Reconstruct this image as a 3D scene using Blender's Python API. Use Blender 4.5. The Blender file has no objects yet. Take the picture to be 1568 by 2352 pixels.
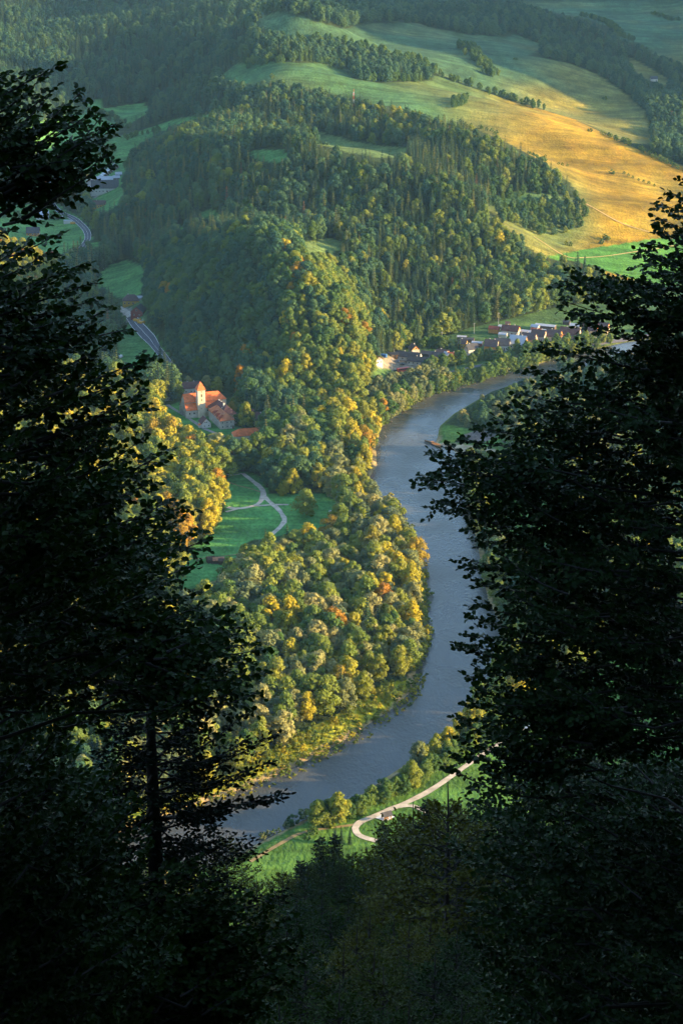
import bpy, math, random
import numpy as np
from mathutils import Vector
R = math.radians
rng = np.random.default_rng(7)
random.seed(7)
scene = bpy.context.scene
col = scene.collection

# ---------------------------------------------------------------- camera
CAMZ = 510.0
PITCH = R(19.6)
FU = 5052.5            # focal length for a frame 1568 wide and 2352 high
cam_d = bpy.data.cameras.new("camera"); cam = bpy.data.objects.new("camera", cam_d); col.objects.link(cam)
cam.location = (0, 0, CAMZ); cam.rotation_euler = (R(90) - PITCH, 0, 0)
cam_d.sensor_fit = 'VERTICAL'; cam_d.sensor_height = 24.0; cam_d.lens = 24.0 * FU / 2352
cam_d.clip_start = 0.5; cam_d.clip_end = 30000
scene.camera = cam

# ---------------------------------------------------------------- light
SUN_EL, SUN_AZ = R(12.5), R(-8)      # azimuth measured from +X (right of the view), negative = towards the viewer
SUN_DIR = Vector((math.cos(SUN_EL) * math.cos(SUN_AZ), math.cos(SUN_EL) * math.sin(SUN_AZ), math.sin(SUN_EL)))
world = bpy.data.worlds.new("World"); scene.world = world; world.use_nodes = True
wn = world.node_tree.nodes; wl = world.node_tree.links
wn.clear()
wo = wn.new('ShaderNodeOutputWorld'); wb = wn.new('ShaderNodeBackground'); ws = wn.new('ShaderNodeTexSky')
ws.sky_type = 'NISHITA'; ws.sun_disc = False; ws.sun_elevation = SUN_EL
ws.sun_rotation = math.atan2(SUN_DIR.x, SUN_DIR.y)
ws.altitude = 900; ws.air_density = 1.0; ws.dust_density = 1.0; ws.ozone_density = 1.5
wb.inputs['Strength'].default_value = 0.15
wl.new(ws.outputs[0], wb.inputs[0]); wl.new(wb.outputs[0], wo.inputs[0])
sun_d = bpy.data.lights.new("sun", 'SUN'); sun = bpy.data.objects.new("sun", sun_d); col.objects.link(sun)
sun_d.energy = 5.0; sun_d.angle = R(0.6); sun_d.color = (1.0, 0.70, 0.34)
sun.rotation_euler = (-SUN_DIR).to_track_quat('-Z', 'Y').to_euler()
scene.view_settings.view_transform = 'Standard'; scene.view_settings.look = 'None'
scene.view_settings.exposure = 2.12; scene.view_settings.gamma = 1.0
scene.render.engine = 'CYCLES'
cy = scene.cycles
cy.use_denoising = True; cy.max_bounces = 5; cy.diffuse_bounces = 2; cy.glossy_bounces = 2; cy.transmission_bounces = 3
cy.volume_bounces = 0; cy.transparent_max_bounces = 6; cy.use_adaptive_sampling = True; cy.adaptive_threshold = 0.02
cy.caustics_reflective = False; cy.caustics_refractive = False

# ---------------------------------------------------------------- projection helpers (design units: 1568 x 2352)
CP, SP = math.cos(PITCH), math.sin(PITCH)
def rays(ux, uy):
    a = (np.asarray(ux, float) - 784) / FU; b = (1176 - np.asarray(uy, float)) / FU
    return np.stack([a, CP + b * SP, -SP + b * CP], -1)
def project(p):
    p = np.asarray(p, float); x, y, z = p[..., 0], p[..., 1], p[..., 2] - CAMZ
    d = y * CP - z * SP; d = np.where(d < 0.1, 0.1, d)
    return 784 + FU * x / d, 1176 - FU * (y * SP + z * CP) / d
def near(ux, uy, dist):          # a point on that line of sight, dist metres away
    d = rays(ux, uy); d = d / np.linalg.norm(d, axis=-1, keepdims=True)
    return np.array([0, 0, CAMZ]) + d * np.asarray(dist)[..., None]
def in_poly(x, y, poly):
    x = np.asarray(x); y = np.asarray(y); ins = np.zeros(x.shape, bool); n = len(poly)
    for i in range(n):
        x1, y1 = poly[i]; x2, y2 = poly[(i + 1) % n]
        if y1 == y2: continue
        c = ((y1 > y) != (y2 > y)) & (x < (x2 - x1) * (y - y1) / (y2 - y1) + x1)
        ins ^= c
    return ins
def value_noise(x, y, s, seed=0):
    x = np.asarray(x) / s; y = np.asarray(y) / s
    xi = np.floor(x).astype(np.int64); yi = np.floor(y).astype(np.int64); fx = x - xi; fy = y - yi
    fx = fx * fx * (3 - 2 * fx); fy = fy * fy * (3 - 2 * fy)
    def h(a, b):
        n = (a * 374761393 + b * 668265263 + seed * 974711) & 0x7fffffff
        n = ((n ^ (n >> 13)) * 1274126177) & 0x7fffffff
        return ((n ^ (n >> 16)) & 0xffff) / 65535.0
    return (h(xi, yi) * (1 - fx) + h(xi + 1, yi) * fx) * (1 - fy) + (h(xi, yi + 1) * (1 - fx) + h(xi + 1, yi + 1) * fx) * fy

# ---------------------------------------------------------------- terrain heights
K = 1.7417
CPT = []
def cY(px, py, Y):               # control point: where it shows, how far away
    d = rays(px / K, py / K); t = Y / d[1]; CPT.append((d[0] * t, Y, CAMZ + d[2] * t))
def cZ(px, py, z):
    d = rays(px / K, py / K); t = (z - CAMZ) / d[2]; CPT.append((d[0] * t, d[1] * t, z))
def cW(x, y, z): CPT.append((x, y, z))
for px, py in [(1000,3480),(1900,3300),(1400,3250),(2400,3000),(300,3200),(700,2900),(1200,2700),(1600,2400),(900,2200),(1200,2000),(500,2500),(100,2700),(2300,2500),
               (2700,2600),(2100,1900),(2600,2100),(1450,1800),(2400,1600),(1500,1680),(1560,1640),(200,2100),(900,1850),(1100,1720),(1250,1730),(800,1640),(700,1550),(560,1600),(300,1700),(2731,1500),(1500,1950),(1700,2700),(2731,3200)]:
    cZ(px, py, 2.0)
for px, py, z in [(680,1500,3),(600,1350,4),(540,1240,6),(520,1180,8),(500,1080,11),(400,1000,13),(250,900,16),(60,850,18),(350,800,18),(420,700,22),(300,620,26),(500,520,30),(420,440,34),(620,430,36),
                  (1500,1440,4),(1650,1400,4),(1800,1340,5),(2000,1290,6),(2200,1230,8),(2420,1180,9),(2700,1150,8),(1560,1540,3),(1470,1580,4),(2300,1390,3),(2000,1450,3),(1490,1500,5),
                  (2731,1000,12),(2500,1060,14),(2300,1140,12),(2680,540,8),(2500,420,24),(2731,420,10),(2731,300,22),(2731,150,40)]:
    cZ(px, py, z)
# front wooded hill
for px, py, Y in [(1000,975,1875),(900,1010,1895),(1150,1010,1855),(750,1110,1910),(1250,1110,1825),(1380,1260,1775),(1440,1420,1752),(650,1250,1900),(1000,1250,1800),(1200,1300,1752),
                  (1380,1500,1705),(1100,1450,1735),(900,1350,1805),(750,1370,1850),(1300,1600,1705),(1000,1530,1745)]:
    cY(px, py, Y)
# saddle and second ridge
for px, py, Y in [(1280,985,2040),(1150,940,2100),(1350,1120,1960),(1450,1330,1880),(820,900,2180),(700,1000,2080),(560,780,2300),(1000,800,2200),(1290,800,2170),(1600,900,2120),(1850,1000,2080),(2050,1130,2040),
                  (1650,1150,2000),(1900,1180,1990),(560,640,2450),(840,520,2490),(1000,575,2350),(1290,575,2280),(1446,620,2235),(1655,710,2190),(1916,850,2130),(2090,1030,2080),(2180,1150,2040),
                  (1100,640,2400),(1420,560,2480),(1600,600,2420),(1250,520,2550)]:
    cY(px, py, Y)
# third ridge
for px, py, Y in [(1045,340,2780),(1300,380,2680),(1480,430,2600),(1742,520,2480),(2003,580,2400),(2177,710,2330),(2317,800,2260),(1760,700,2300),(1900,780,2240),(2050,870,2200),(2200,950,2160)]:
    cY(px, py, Y)
# golden slope
for px, py, Y in [(1100,260,2900),(1350,300,2860),(1530,310,2850),(1960,432,2700),(2350,565,2590),(2731,695,2500),(1800,500,2620),(2100,620,2480),(2400,760,2360),(2731,850,2280),(2500,900,2230),(2317,880,2220),
                  (1700,250,3000),(1960,372,2960),(2350,480,2900),(2731,600,2800),(1550,200,3080),(1850,250,3080),(2050,330,3040),(2250,430,3000)]:
    cY(px, py, Y)
# further ridges
for px, py, Y in [(1300,200,3080),(1200,150,3150),(1800,140,3350),(2100,180,3300),(2300,270,3180),(2600,420,3000),(1400,60,3550),(1700,60,3600),(2100,100,3550),(2400,220,3420),(2600,330,3250),
                  (2000,10,4000),(2600,10,4000),(2731,60,3850),(2400,100,3700),
                  (1100,100,2880),(1150,0,2990),(1060,230,2770),(1300,0,3500),(900,250,2960),(750,330,2900),(900,100,3250),(700,50,3550),(450,250,3230),(450,100,3600),(300,0,3880),
                  (0,120,3450),(0,300,2960),(100,380,2760),(200,200,3260),(0,480,2560)]:
    cY(px, py, Y)
# left spur with golden trees, and unseen land with a hill added at right to shade the far slopes
for px, py, z in [(0,1010,22),(120,1110,15),(200,1230,9),(-300,1010,45),(-300,700,60),(-500,1500,40),(-400,2400,20)]:
    cZ(px, py, z)
for x, y, z in [(-1200,900,60),(-1200,1600,120),(-1200,2400,160),(-1300,3300,220),(-800,4200,230),(0,4600,190),(900,4600,170),(1150,3050,330),(1150,3400,440),(1200,3900,470),(1250,4400,440),(1600,3600,480),(700,3050,35),(760,3400,60),(800,3900,110),(820,4400,170),(1000,2750,30),(1400,2600,30),(1400,1800,12),(1300,1000,10),(700,850,4),(500,1300,2),(700,1900,6),(800,2600,10),
                (0,700,2),(-400,800,4),(400,800,2),(-2600,2000,300),(-2600,5000,400),(0,6500,420),(2600,5000,320),(2800,2000,60),(0,9000,500),(3000,0,100),(-3000,0,200),(-700,1250,6)]:
    cW(x, y, z)
CPT = np.array(CPT); C2 = 70.0 ** 2
def _ker(ax, ay, bx, by): return np.sqrt((ax[:, None] - bx[None]) ** 2 + (ay[:, None] - by[None]) ** 2 + C2)
_n = len(CPT); _A = np.zeros((_n + 1, _n + 1)); _A[:_n, :_n] = -_ker(CPT[:, 0], CPT[:, 1], CPT[:, 0], CPT[:, 1]) + np.eye(_n) * 3.0
_A[:_n, _n] = 1; _A[_n, :_n] = 1
_w = np.linalg.solve(_A, np.append(CPT[:, 2], 0))
def rbf(x, y):
    s = x.shape; x = x.ravel(); y = y.ravel(); out = np.empty(len(x))
    for i in range(0, len(x), 20000):
        out[i:i + 20000] = -_ker(x[i:i + 20000], y[i:i + 20000], CPT[:, 0], CPT[:, 1]) @ _w[:_n] + _w[_n]
    return out.reshape(s)
def ground_pt(ux, uy, z=0.0):
    d = rays(ux, uy); t = (z - CAMZ) / d[..., 2]; return d[..., 0] * t, d[..., 1] * t
LB = [(2900,1310),(2731,1335),(2500,1370),(2350,1405),(2200,1440),(2000,1500),(1800,1560),(1650,1612),(1545,1690),(1515,1780),(1522,1860),(1485,1920),(1470,1960),(1550,2015),(1605,2065),(1655,2170),(1690,2260),(1703,2330),(1705,2450),(1698,2560),(1682,2680),(1665,2760),(1600,2825),(1500,2890),(1400,2958),(1250,3040),(1100,3112),(950,3170),(700,3260),(300,3400),(-300,3560)]
RB = [(2900,1400),(2731,1420),(2400,1455),(2250,1470),(2100,1512),(1950,1562),(1800,1650),(1742,1700),(1725,1775),(1790,1790),(1830,1850),(1840,1950),(1855,2050),(1890,2150),(1915,2300),(1935,2400),(1990,2500),(2000,2600),(1975,2680),(1930,2760),(1850,2850),(1750,2945),(1650,3020),(1500,3120),(1400,3190),(1200,3270),(1100,3322),(1000,3372),(950,3402),(700,3500),(300,3640),(-300,3800)]
river = [ground_pt(px / K, py / K) for px, py in LB] + [ground_pt(px / K, py / K) for px, py in RB[::-1]]
river = [(float(a), float(b)) for a, b in river]
def dist_poly(x, y, poly, closed=True):
    d = np.full(x.shape, 1e9); n = len(poly)
    for i in range(n if closed else n - 1):
        x1, y1 = poly[i]; x2, y2 = poly[(i + 1) % n]; dx, dy = x2 - x1, y2 - y1
        t = np.clip(((x - x1) * dx + (y - y1) * dy) / (dx * dx + dy * dy + 1e-9), 0, 1)
        d = np.minimum(d, np.hypot(x - x1 - t * dx, y - y1 - t * dy))
    return d
def sstep(a, b, v): t = np.clip((v - a) / (b - a), 0, 1); return t * t * (3 - 2 * t)
def height_exact(x, y):
    h = np.maximum(rbf(x, y), 1.6)
    rough = sstep(8, 40, h)
    h = h + rough * ((value_noise(x, y, 120, 1) - .5) * 9 + (value_noise(x, y, 45, 2) - .5) * 5)
    inside = in_poly(x, y, river)
    near_r = (np.abs(y - 1300) < 900)
    d = np.where(near_r, dist_poly(x, y, river), 1e3); sd = np.where(inside, -d, d)
    h = np.where(sd < 14, -2.5 + (np.minimum(h, 6) + 2.5) * sstep(-7, 14, sd), h)
    # the mountain the viewer stands on
    yy = np.maximum(y, -60)
    m = np.interp(yy, [-60, 0, 20, 100, 200, 350, 600, 840, 900, 9000], [548, 507.5, 494, 434, 382, 305, 152, 1, -40, -9000]) + (value_noise(x, y, 60, 3) - .5) * 5 * sstep(20, 90, y)
    back = sstep(-4, -70, y); m = m + back * 75  # rise behind the viewer, added out of view to block skylight
    cx = 125 + 0.17 * np.maximum(y, 0); crest = 118 * np.exp(-np.maximum(y, 0) / 700) * (1 - sstep(560, 760, y))  # unseen right-hand ridge added to keep sun off the near slope
    m = m + crest * sstep(18, 1, (cx - x) / 6.5) + 15 * sstep(-30, -160, x) * (1 - sstep(300, 700, y))
    m = m - np.maximum(x - 330, 0) * .7
    return np.maximum(h, m)
# grid that widens with distance
core = np.linspace(-0.3, 0.3, 380)
wing = 0.3 + 1.5 * (np.linspace(0, 1, 26)[1:]) ** 1.6
SV = np.concatenate([-wing[::-1], core, wing])
YV = np.concatenate([np.arange(-140, 60, 8.), np.arange(60, 840, 7.), np.arange(840, 2100, 3.2), np.arange(2100, 3000, 4.2), np.arange(3000, 4300, 9.), np.arange(4300, 9000, 110.)])
GX = SV[None, :] * (YV[:, None] + 250.0); GY = np.repeat(YV[:, None], len(SV), 1)
GZ = height_exact(GX, GY)
def H(x, y):
    x = np.asarray(x, float); y = np.asarray(y, float)
    s = x / (y + 250.0)
    j = np.clip(np.searchsorted(SV, s) - 1, 0, len(SV) - 2); i = np.clip(np.searchsorted(YV, y) - 1, 0, len(YV) - 2)
    a = np.clip((s - SV[j]) / (SV[j + 1] - SV[j]), 0, 1); b = np.clip((y - YV[i]) / (YV[i + 1] - YV[i]), 0, 1)
    return (GZ[i, j] * (1 - a) + GZ[i, j + 1] * a) * (1 - b) + (GZ[i + 1, j] * (1 - a) + GZ[i + 1, j + 1] * a) * b
def at(ux, uy):                  # where a line of sight meets the ground
    ux = np.atleast_1d(np.asarray(ux, float)); uy = np.atleast_1d(np.asarray(uy, float)); d = rays(ux, uy)
    Ys = np.arange(830, 5200, 4.0)
    t = Ys[None, :] / d[:, 1:2]; X = d[:, 0:1] * t; Z = CAMZ + d[:, 2:3] * t; G = H(X, np.broadcast_to(Ys, X.shape))
    hit = np.argmax(Z < G, axis=1); hit = np.where((Z < G).any(1), hit, len(Ys) - 1); r = np.arange(len(ux))
    prev = np.maximum(hit - 1, 0); g1 = Z[r, prev] - G[r, prev]; g2 = Z[r, hit] - G[r, hit]
    f = np.clip(g1 / (g1 - g2 + 1e-9), 0, 1); Y = Ys[prev] + f * (Ys[hit] - Ys[prev]); tt = Y / d[:, 1]
    X = d[:, 0] * tt
    return np.stack([X, Y, H(X, Y)], -1)

# ---------------------------------------------------------------- land cover (what grows where)
FIELD = {}
def F(kind, *pts): FIELD.setdefault(kind, []).append(list(pts))
F('big', (500,180),(540,150),(605,138),(680,144),(740,146),(800,155),(812,182),(870,190),(992,186),(1000,172),(1080,200),(1200,238),(1320,275),(1450,337),(1700,430),(1700,720),(1500,650),(1400,640),(1330,600),(1270,597),(1225,580),(1190,545),(1145,508),(1108,468),(1180,440),(1260,446),(1332,457),(1310,420),(1250,375),(1200,347),(1150,322),(1100,300),(1010,280),(930,250),(850,236),(780,220),(740,210),(650,192),(560,195))
F('upper', (570,55),(640,25),(700,42),(784,66),(870,53),(960,53),(985,62),(1080,80),(1165,85),(1180,78),(1250,105),(1213,128),(1310,146),(1370,170),(1410,197),(1440,217),(1480,255),(1500,330),(1440,330),(1380,300),(1320,275),(1200,236),(1080,198),(1000,168),(985,150),(930,132),(880,115),(800,97),(740,95),(680,90),(620,72))
F('upper', (1105,0),(1180,5),(1250,25),(1340,42),(1395,60),(1425,95),(1470,100),(1510,130),(1600,160),(1700,160),(1700,0))
F('upper', (1440,130),(1480,150),(1540,185),(1530,200),(1480,180),(1450,160))
F('leftm', (60,290),(160,262),(230,225),(240,240),(235,250),(330,236),(345,255),(300,285),(250,305),(200,320),(150,350),(60,350))
F('leftm', (215,345),(260,318),(330,298),(400,274),(480,264),(495,270),(440,284),(400,300),(352,325),(305,352),(290,376),(240,380),(190,410),(185,395))
F('leftm', (-60,470),(100,470),(150,480),(185,500),(205,530),(205,560),(170,570),(130,592),(60,560),(0,540),(-60,530))
F('leftm', (222,635),(250,610),(290,598),(325,608),(342,640),(330,672),(290,688),(245,675),(222,660))
F('leftm', (270,760),(300,745),(330,775),(365,815),(360,835),(330,880),(290,860),(268,810))
F('leftm', (210,560),(238,555),(236,575),(212,575))
F('leftm', (190,404),(235,392),(262,372),(292,372),(292,400),(280,425),(284,462),(256,485),(212,484),(200,450))
F('village', (278,692),(332,684),(338,702),(334,738),(350,762),(330,770),(300,750),(262,712))
F('leftm', (104,408),(117,408),(130,465),(200,518),(212,550),(192,574),(182,552),(118,474),(112,455))
F('leftm', (300,738),(330,742),(372,790),(390,818),(374,818),(345,800))
F('village', (832,968),(836,915),(850,893),(886,880),(890,894),(860,906),(853,930),(852,968))
F('lawn', (355,935),(410,925),(445,945),(560,985),(585,1000),(525,1012),(450,990),(375,970))
F('pale', (712,305),(740,302),(800,322),(870,335),(935,338),(935,362),(870,362),(800,350),(735,332))
F('leftm', (556,352),(600,343),(650,345),(668,360),(640,375),(590,368))
F('pale', (683,568),(700,555),(760,547),(802,560),(780,575),(735,588),(700,588))
F('leftm', (452,492),(480,483),(505,490),(503,506),(470,508))
F('leftm', (400,520),(425,515),(432,550),(415,558))
F('village', (838,905),(848,872),(862,840),(885,815),(960,800),(1010,778),(1080,752),(1130,742),(1200,725),(1245,712),(1300,702),(1400,690),(1600,640),(1700,640),(1700,770),(1400,790),(1300,800),(1230,812),(1150,832),(1060,850),(985,868),(930,880),(880,896))
F('leftm', (1370,690),(1500,650),(1700,640),(1700,700),(1400,720))
F('bank', (990,1010),(1000,968),(1085,988),(1150,1000),(1200,1030),(1150,1045),(1050,1030))
F('park', (512,1105),(540,1088),(562,1082),(600,1095),(618,1135),(690,1135),(745,1135),(772,1152),(778,1180),(735,1215),(640,1232),(585,1240),(560,1250),(540,1282),(505,1330),(440,1352),(400,1350),(410,1300),(430,1262),(480,1228),(510,1190),(518,1160),(505,1130))
F('bank', (1060,1150),(1110,1150),(1170,1260),(1300,1260),(1300,1140),(1150,1120))
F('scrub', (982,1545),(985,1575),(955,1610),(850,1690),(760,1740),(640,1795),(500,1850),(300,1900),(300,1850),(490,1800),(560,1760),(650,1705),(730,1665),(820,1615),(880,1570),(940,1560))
F('bank', (545,1935),(640,1900),(720,1868),(830,1855),(960,1780),(1010,1720),(1050,1705),(1150,1640),(1300,1560),(1500,1480),(1700,1500),(1700,1900),(1300,2100),(900,2200),(560,2200),(450,2100),(430,1980))
def cover_of(ux, uy):
    c = np.full(ux.shape, '', dtype='<U8')
    for k, polys in FIELD.items():
        for p in polys: c[in_poly(ux, uy, p)] = k
    return c
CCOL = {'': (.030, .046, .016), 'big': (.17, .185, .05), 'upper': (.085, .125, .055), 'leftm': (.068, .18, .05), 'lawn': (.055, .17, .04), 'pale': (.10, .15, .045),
        'village': (.06, .115, .035), 'bank': (.062, .135, .026), 'park': (.065, .20, .052), 'scrub': (.25, .26, .022)}  # scrub ground brightened to hold the sun's glow

# ---------------------------------------------------------------- materials
MATS = {}
def mat(name, base, rough=.85, spec=.2, noise=None, bump=None, metallic=0):
    if name in MATS: return MATS[name]
    m = bpy.data.materials.new(name); m.use_nodes = True; n = m.node_tree.nodes; l = m.node_tree.links
    b = n['Principled BSDF']; b.inputs['Base Color'].default_value = (*base, 1); b.inputs['Roughness'].default_value = rough
    b.inputs['Specular IOR Level'].default_value = spec; b.inputs['Metallic'].default_value = metallic
    if noise:
        sc, amt = noise
        tc = n.new('ShaderNodeTexCoord'); nz = n.new('ShaderNodeTexNoise'); nz.inputs['Scale'].default_value = sc; nz.inputs['Detail'].default_value = 5
        r = n.new('ShaderNodeValToRGB')
        r.color_ramp.elements[0].position = .3; r.color_ramp.elements[1].position = .7
        r.color_ramp.elements[0].color = (*[c * (1 - amt) for c in base], 1); r.color_ramp.elements[1].color = (*[min(1, c * (1 + amt)) for c in base], 1)
        l.new(tc.outputs['Object'], nz.inputs['Vector']); l.new(nz.outputs['Fac'], r.inputs[0]); l.new(r.outputs[0], b.inputs['Base Color'])
    MATS[name] = m; return m
def leaf_mat(name, cols, trans=.25, obj_random=True, nscale=.25, rough=.7):
    """colour differs from tree to tree and, less, from clump to clump"""
    m = bpy.data.materials.new(name); m.use_nodes = True; n = m.node_tree.nodes; l = m.node_tree.links; n.clear()
    out = n.new('ShaderNodeOutputMaterial'); oi = n.new('ShaderNodeObjectInfo'); tc = n.new('ShaderNodeTexCoord')
    ramp = n.new('ShaderNodeValToRGB'); cr = ramp.color_ramp
    while len(cr.elements) < len(cols): cr.elements.new(.5)
    for i, c in enumerate(cols):
        cr.elements[i].position = i / (len(cols) - 1); cr.elements[i].color = (*c, 1)
    nz = n.new('ShaderNodeTexNoise'); nz.inputs['Scale'].default_value = nscale; nz.inputs['Detail'].default_value = 2
    l.new(tc.outputs['Object'], nz.inputs['Vector'])
    mx = n.new('ShaderNodeMath'); mx.operation = 'MULTIPLY_ADD'; mx.inputs[1].default_value = .7; l.new(nz.outputs['Fac'], mx.inputs[0])
    sub = n.new('ShaderNodeMath'); sub.operation = 'SUBTRACT'; sub.inputs[1].default_value = .42
    if obj_random: l.new(oi.outputs['Random'], sub.inputs[0])
    else: sub.inputs[0].default_value = .5
    l.new(sub.outputs[0], mx.inputs[2]); l.new(mx.outputs[0], ramp.inputs[0])
    pb = n.new('ShaderNodeBsdfPrincipled'); pb.inputs['Roughness'].default_value = rough; pb.inputs['Specular IOR Level'].default_value = .12
    tr = n.new('ShaderNodeBsdfTranslucent'); ms = n.new('ShaderNodeMixShader'); ms.inputs[0].default_value = trans
    l.new(ramp.outputs[0], pb.inputs['Base Color']); l.new(ramp.outputs[0], tr.inputs['Color'])
    l.new(pb.outputs[0], ms.inputs[1]); l.new(tr.outputs[0], ms.inputs[2]); l.new(ms.outputs[0], out.inputs[0])
    return m
M_BARK = mat('bark', (.045, .035, .028), .9, .1, (3, .4))
M_BIRCH = mat('pale_bark', (.30, .28, .24), .9, .1, (3, .3))
M_GREEN = leaf_mat('green_leaves', [(0.039, 0.091, 0.0234), (0.0585, 0.117, 0.026), (0.0845, 0.143, 0.0286), (0.1105, 0.1625, 0.0286)])
M_TEAL = leaf_mat('shade_green_leaves', [(0.0276, 0.0759, 0.0414), (0.0414, 0.0989, 0.0483), (0.0621, 0.1207, 0.0483), (0.0805, 0.138, 0.0437)])  # bluer, darker green with the shade of the hillsides put into the leaves
M_OLIVE = leaf_mat('olive_leaves', [(0.08463, 0.133, 0.02418), (0.1209, 0.1693, 0.0266), (0.1693, 0.2055, 0.02902), (0.2176, 0.2237, 0.02902)])
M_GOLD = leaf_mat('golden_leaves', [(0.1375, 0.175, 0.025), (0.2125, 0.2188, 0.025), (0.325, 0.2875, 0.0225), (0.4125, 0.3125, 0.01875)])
M_ORANGE = leaf_mat('orange_leaves', [(.16, .15, .02), (.26, .19, .02), (.32, .17, .015), (.26, .11, .015)])
M_WILLOW = leaf_mat('willow_leaves', [(0.096, 0.132, 0.06), (0.156, 0.18, 0.066), (0.24, 0.24, 0.084), (0.3, 0.264, 0.09)])
M_NEEDLE = leaf_mat('spruce_needles', [(.015, .040, .020), (.025, .056, .025), (.042, .074, .027), (.062, .085, .028)], .08)
M_LARCH = leaf_mat('light_needles', [(0.0375, 0.06875, 0.0225), (0.075, 0.1, 0.0275), (0.1125, 0.125, 0.03), (0.1375, 0.125, 0.0275)], .1)
M_RUST = leaf_mat('rust_needles', [(.10, .07, .03), (.14, .08, .03), (.17, .08, .03), (.13, .06, .03)], .1)

# ---------------------------------------------------------------- object helpers
def tag(o, label=None, cat=None, group=None, kind=None):
    if label: o['label'] = label
    if cat: o['category'] = cat
    if group: o['group'] = group
    if kind: o['kind'] = kind
    return o
def empty(name, loc=(0, 0, 0), rz=0.0, **k):
    o = bpy.data.objects.new(name, None); col.objects.link(o); o.location = [float(v) for v in loc]; o.rotation_euler = (0, 0, rz)
    o.empty_display_size = .2
    return tag(o, **k)
def np_mesh(name, V, Fs, mats=None, smooth=False):
    """V (n,3); Fs: list of (m,k) int arrays, optionally (array, material index)"""
    me = bpy.data.meshes.new(name); V = np.asarray(V, np.float32)
    me.vertices.add(len(V)); me.vertices.foreach_set('co', V.ravel())
    idx, start, tot, mi = [], [], [], []; p = 0
    for f in Fs:
        m_i = 0
        if isinstance(f, tuple): f, m_i = f
        f = np.asarray(f, np.int32)
        if len(f) == 0: continue
        k = f.shape[1]; idx.append(f.ravel()); start.append(p + np.arange(len(f)) * k); tot.append(np.full(len(f), k)); mi.append(np.full(len(f), m_i)); p += f.size
    idx = np.concatenate(idx).astype(np.int32); start = np.concatenate(start).astype(np.int32); tot = np.concatenate(tot).astype(np.int32); mi = np.concatenate(mi).astype(np.int32)
    me.loops.add(len(idx)); me.loops.foreach_set('vertex_index', idx)
    me.polygons.add(len(start)); me.polygons.foreach_set('loop_start', start); me.polygons.foreach_set('loop_total', tot); me.polygons.foreach_set('material_index', mi)
    if smooth: me.polygons.foreach_set('use_smooth', np.ones(len(start), bool))
    me.update(calc_edges=True)
    for m in (mats or []): me.materials.append(m)
    return me
def link(name, me, parent=None, **k):
    o = bpy.data.objects.new(name, me); col.objects.link(o)
    if parent: o.parent = parent
    return tag(o, **k)
class MB:
    """collects boxes, gables and tubes into one mesh"""
    def __init__(s): s.v = []; s.f = []; s.m = []; s.mats = []
    def mi(s, m):
        if m not in s.mats: s.mats.append(m)
        return s.mats.index(m)
    def add(s, vs, fs, m):
        b = len(s.v); s.v += [tuple(map(float, v)) for v in vs]; i = s.mi(m)
        for f in fs: s.f.append([b + q for q in f]); s.m.append(i)
    def box(s, x0, x1, y0, y1, z0, z1, m):
        s.add([(x0, y0, z0), (x1, y0, z0), (x1, y1, z0), (x0, y1, z0), (x0, y0, z1), (x1, y0, z1), (x1, y1, z1), (x0, y1, z1)],
              [(0, 3, 2, 1), (4, 5, 6, 7), (0, 1, 5, 4), (1, 2, 6, 5), (2, 3, 7, 6), (3, 0, 4, 7)], m)
    def obox(s, c, u, v, w, m):     # centre and three half-axes
        c, u, v, w = map(Vector, (c, u, v, w)); P = [c + a * u + b * v + d * w for d in (-1, 1) for a, b in ((-1, -1), (1, -1), (1, 1), (-1, 1))]
        s.add(P, [(0, 3, 2, 1), (4, 5, 6, 7), (0, 1, 5, 4), (1, 2, 6, 5), (2, 3, 7, 6), (3, 0, 4, 7)], m)
    def tube(s, pts, rad, m, n=6, cap=True):
        pts = [Vector([float(q_) for q_ in p]) for p in pts]; rad = rad if hasattr(rad, '__len__') else [rad] * len(pts); vs = []; fs = []
        for i, p in enumerate(pts):
            d = (pts[min(i + 1, len(pts) - 1)] - pts[max(i - 1, 0)]).normalized(); a = d.orthogonal().normalized() if i == 0 else (a - d * a.dot(d)).normalized(); b = d.cross(a)
            for k in range(n):
                t = 2 * math.pi * k / n; vs.append(p + float(rad[i]) * (math.cos(t) * a + math.sin(t) * b))
        for i in range(len(pts) - 1):
            for k in range(n): fs.append((i * n + k, i * n + (k + 1) % n, (i + 1) * n + (k + 1) % n, (i + 1) * n + k))
        if cap: fs.append(tuple(range(n))[::-1]); fs.append(tuple((len(pts) - 1) * n + k for k in range(n)))
        s.add(vs, fs, m)
    def build(s, name, parent=None, smooth=False, **k):
        me = bpy.data.meshes.new(name); me.from_pydata(s.v, [], s.f); me.polygons.foreach_set('material_index', s.m)
        if smooth: me.polygons.foreach_set('use_smooth', [True] * len(s.f))
        for m in s.mats: me.materials.append(m)
        me.update(); return link(name, me, parent, **k)
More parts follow.
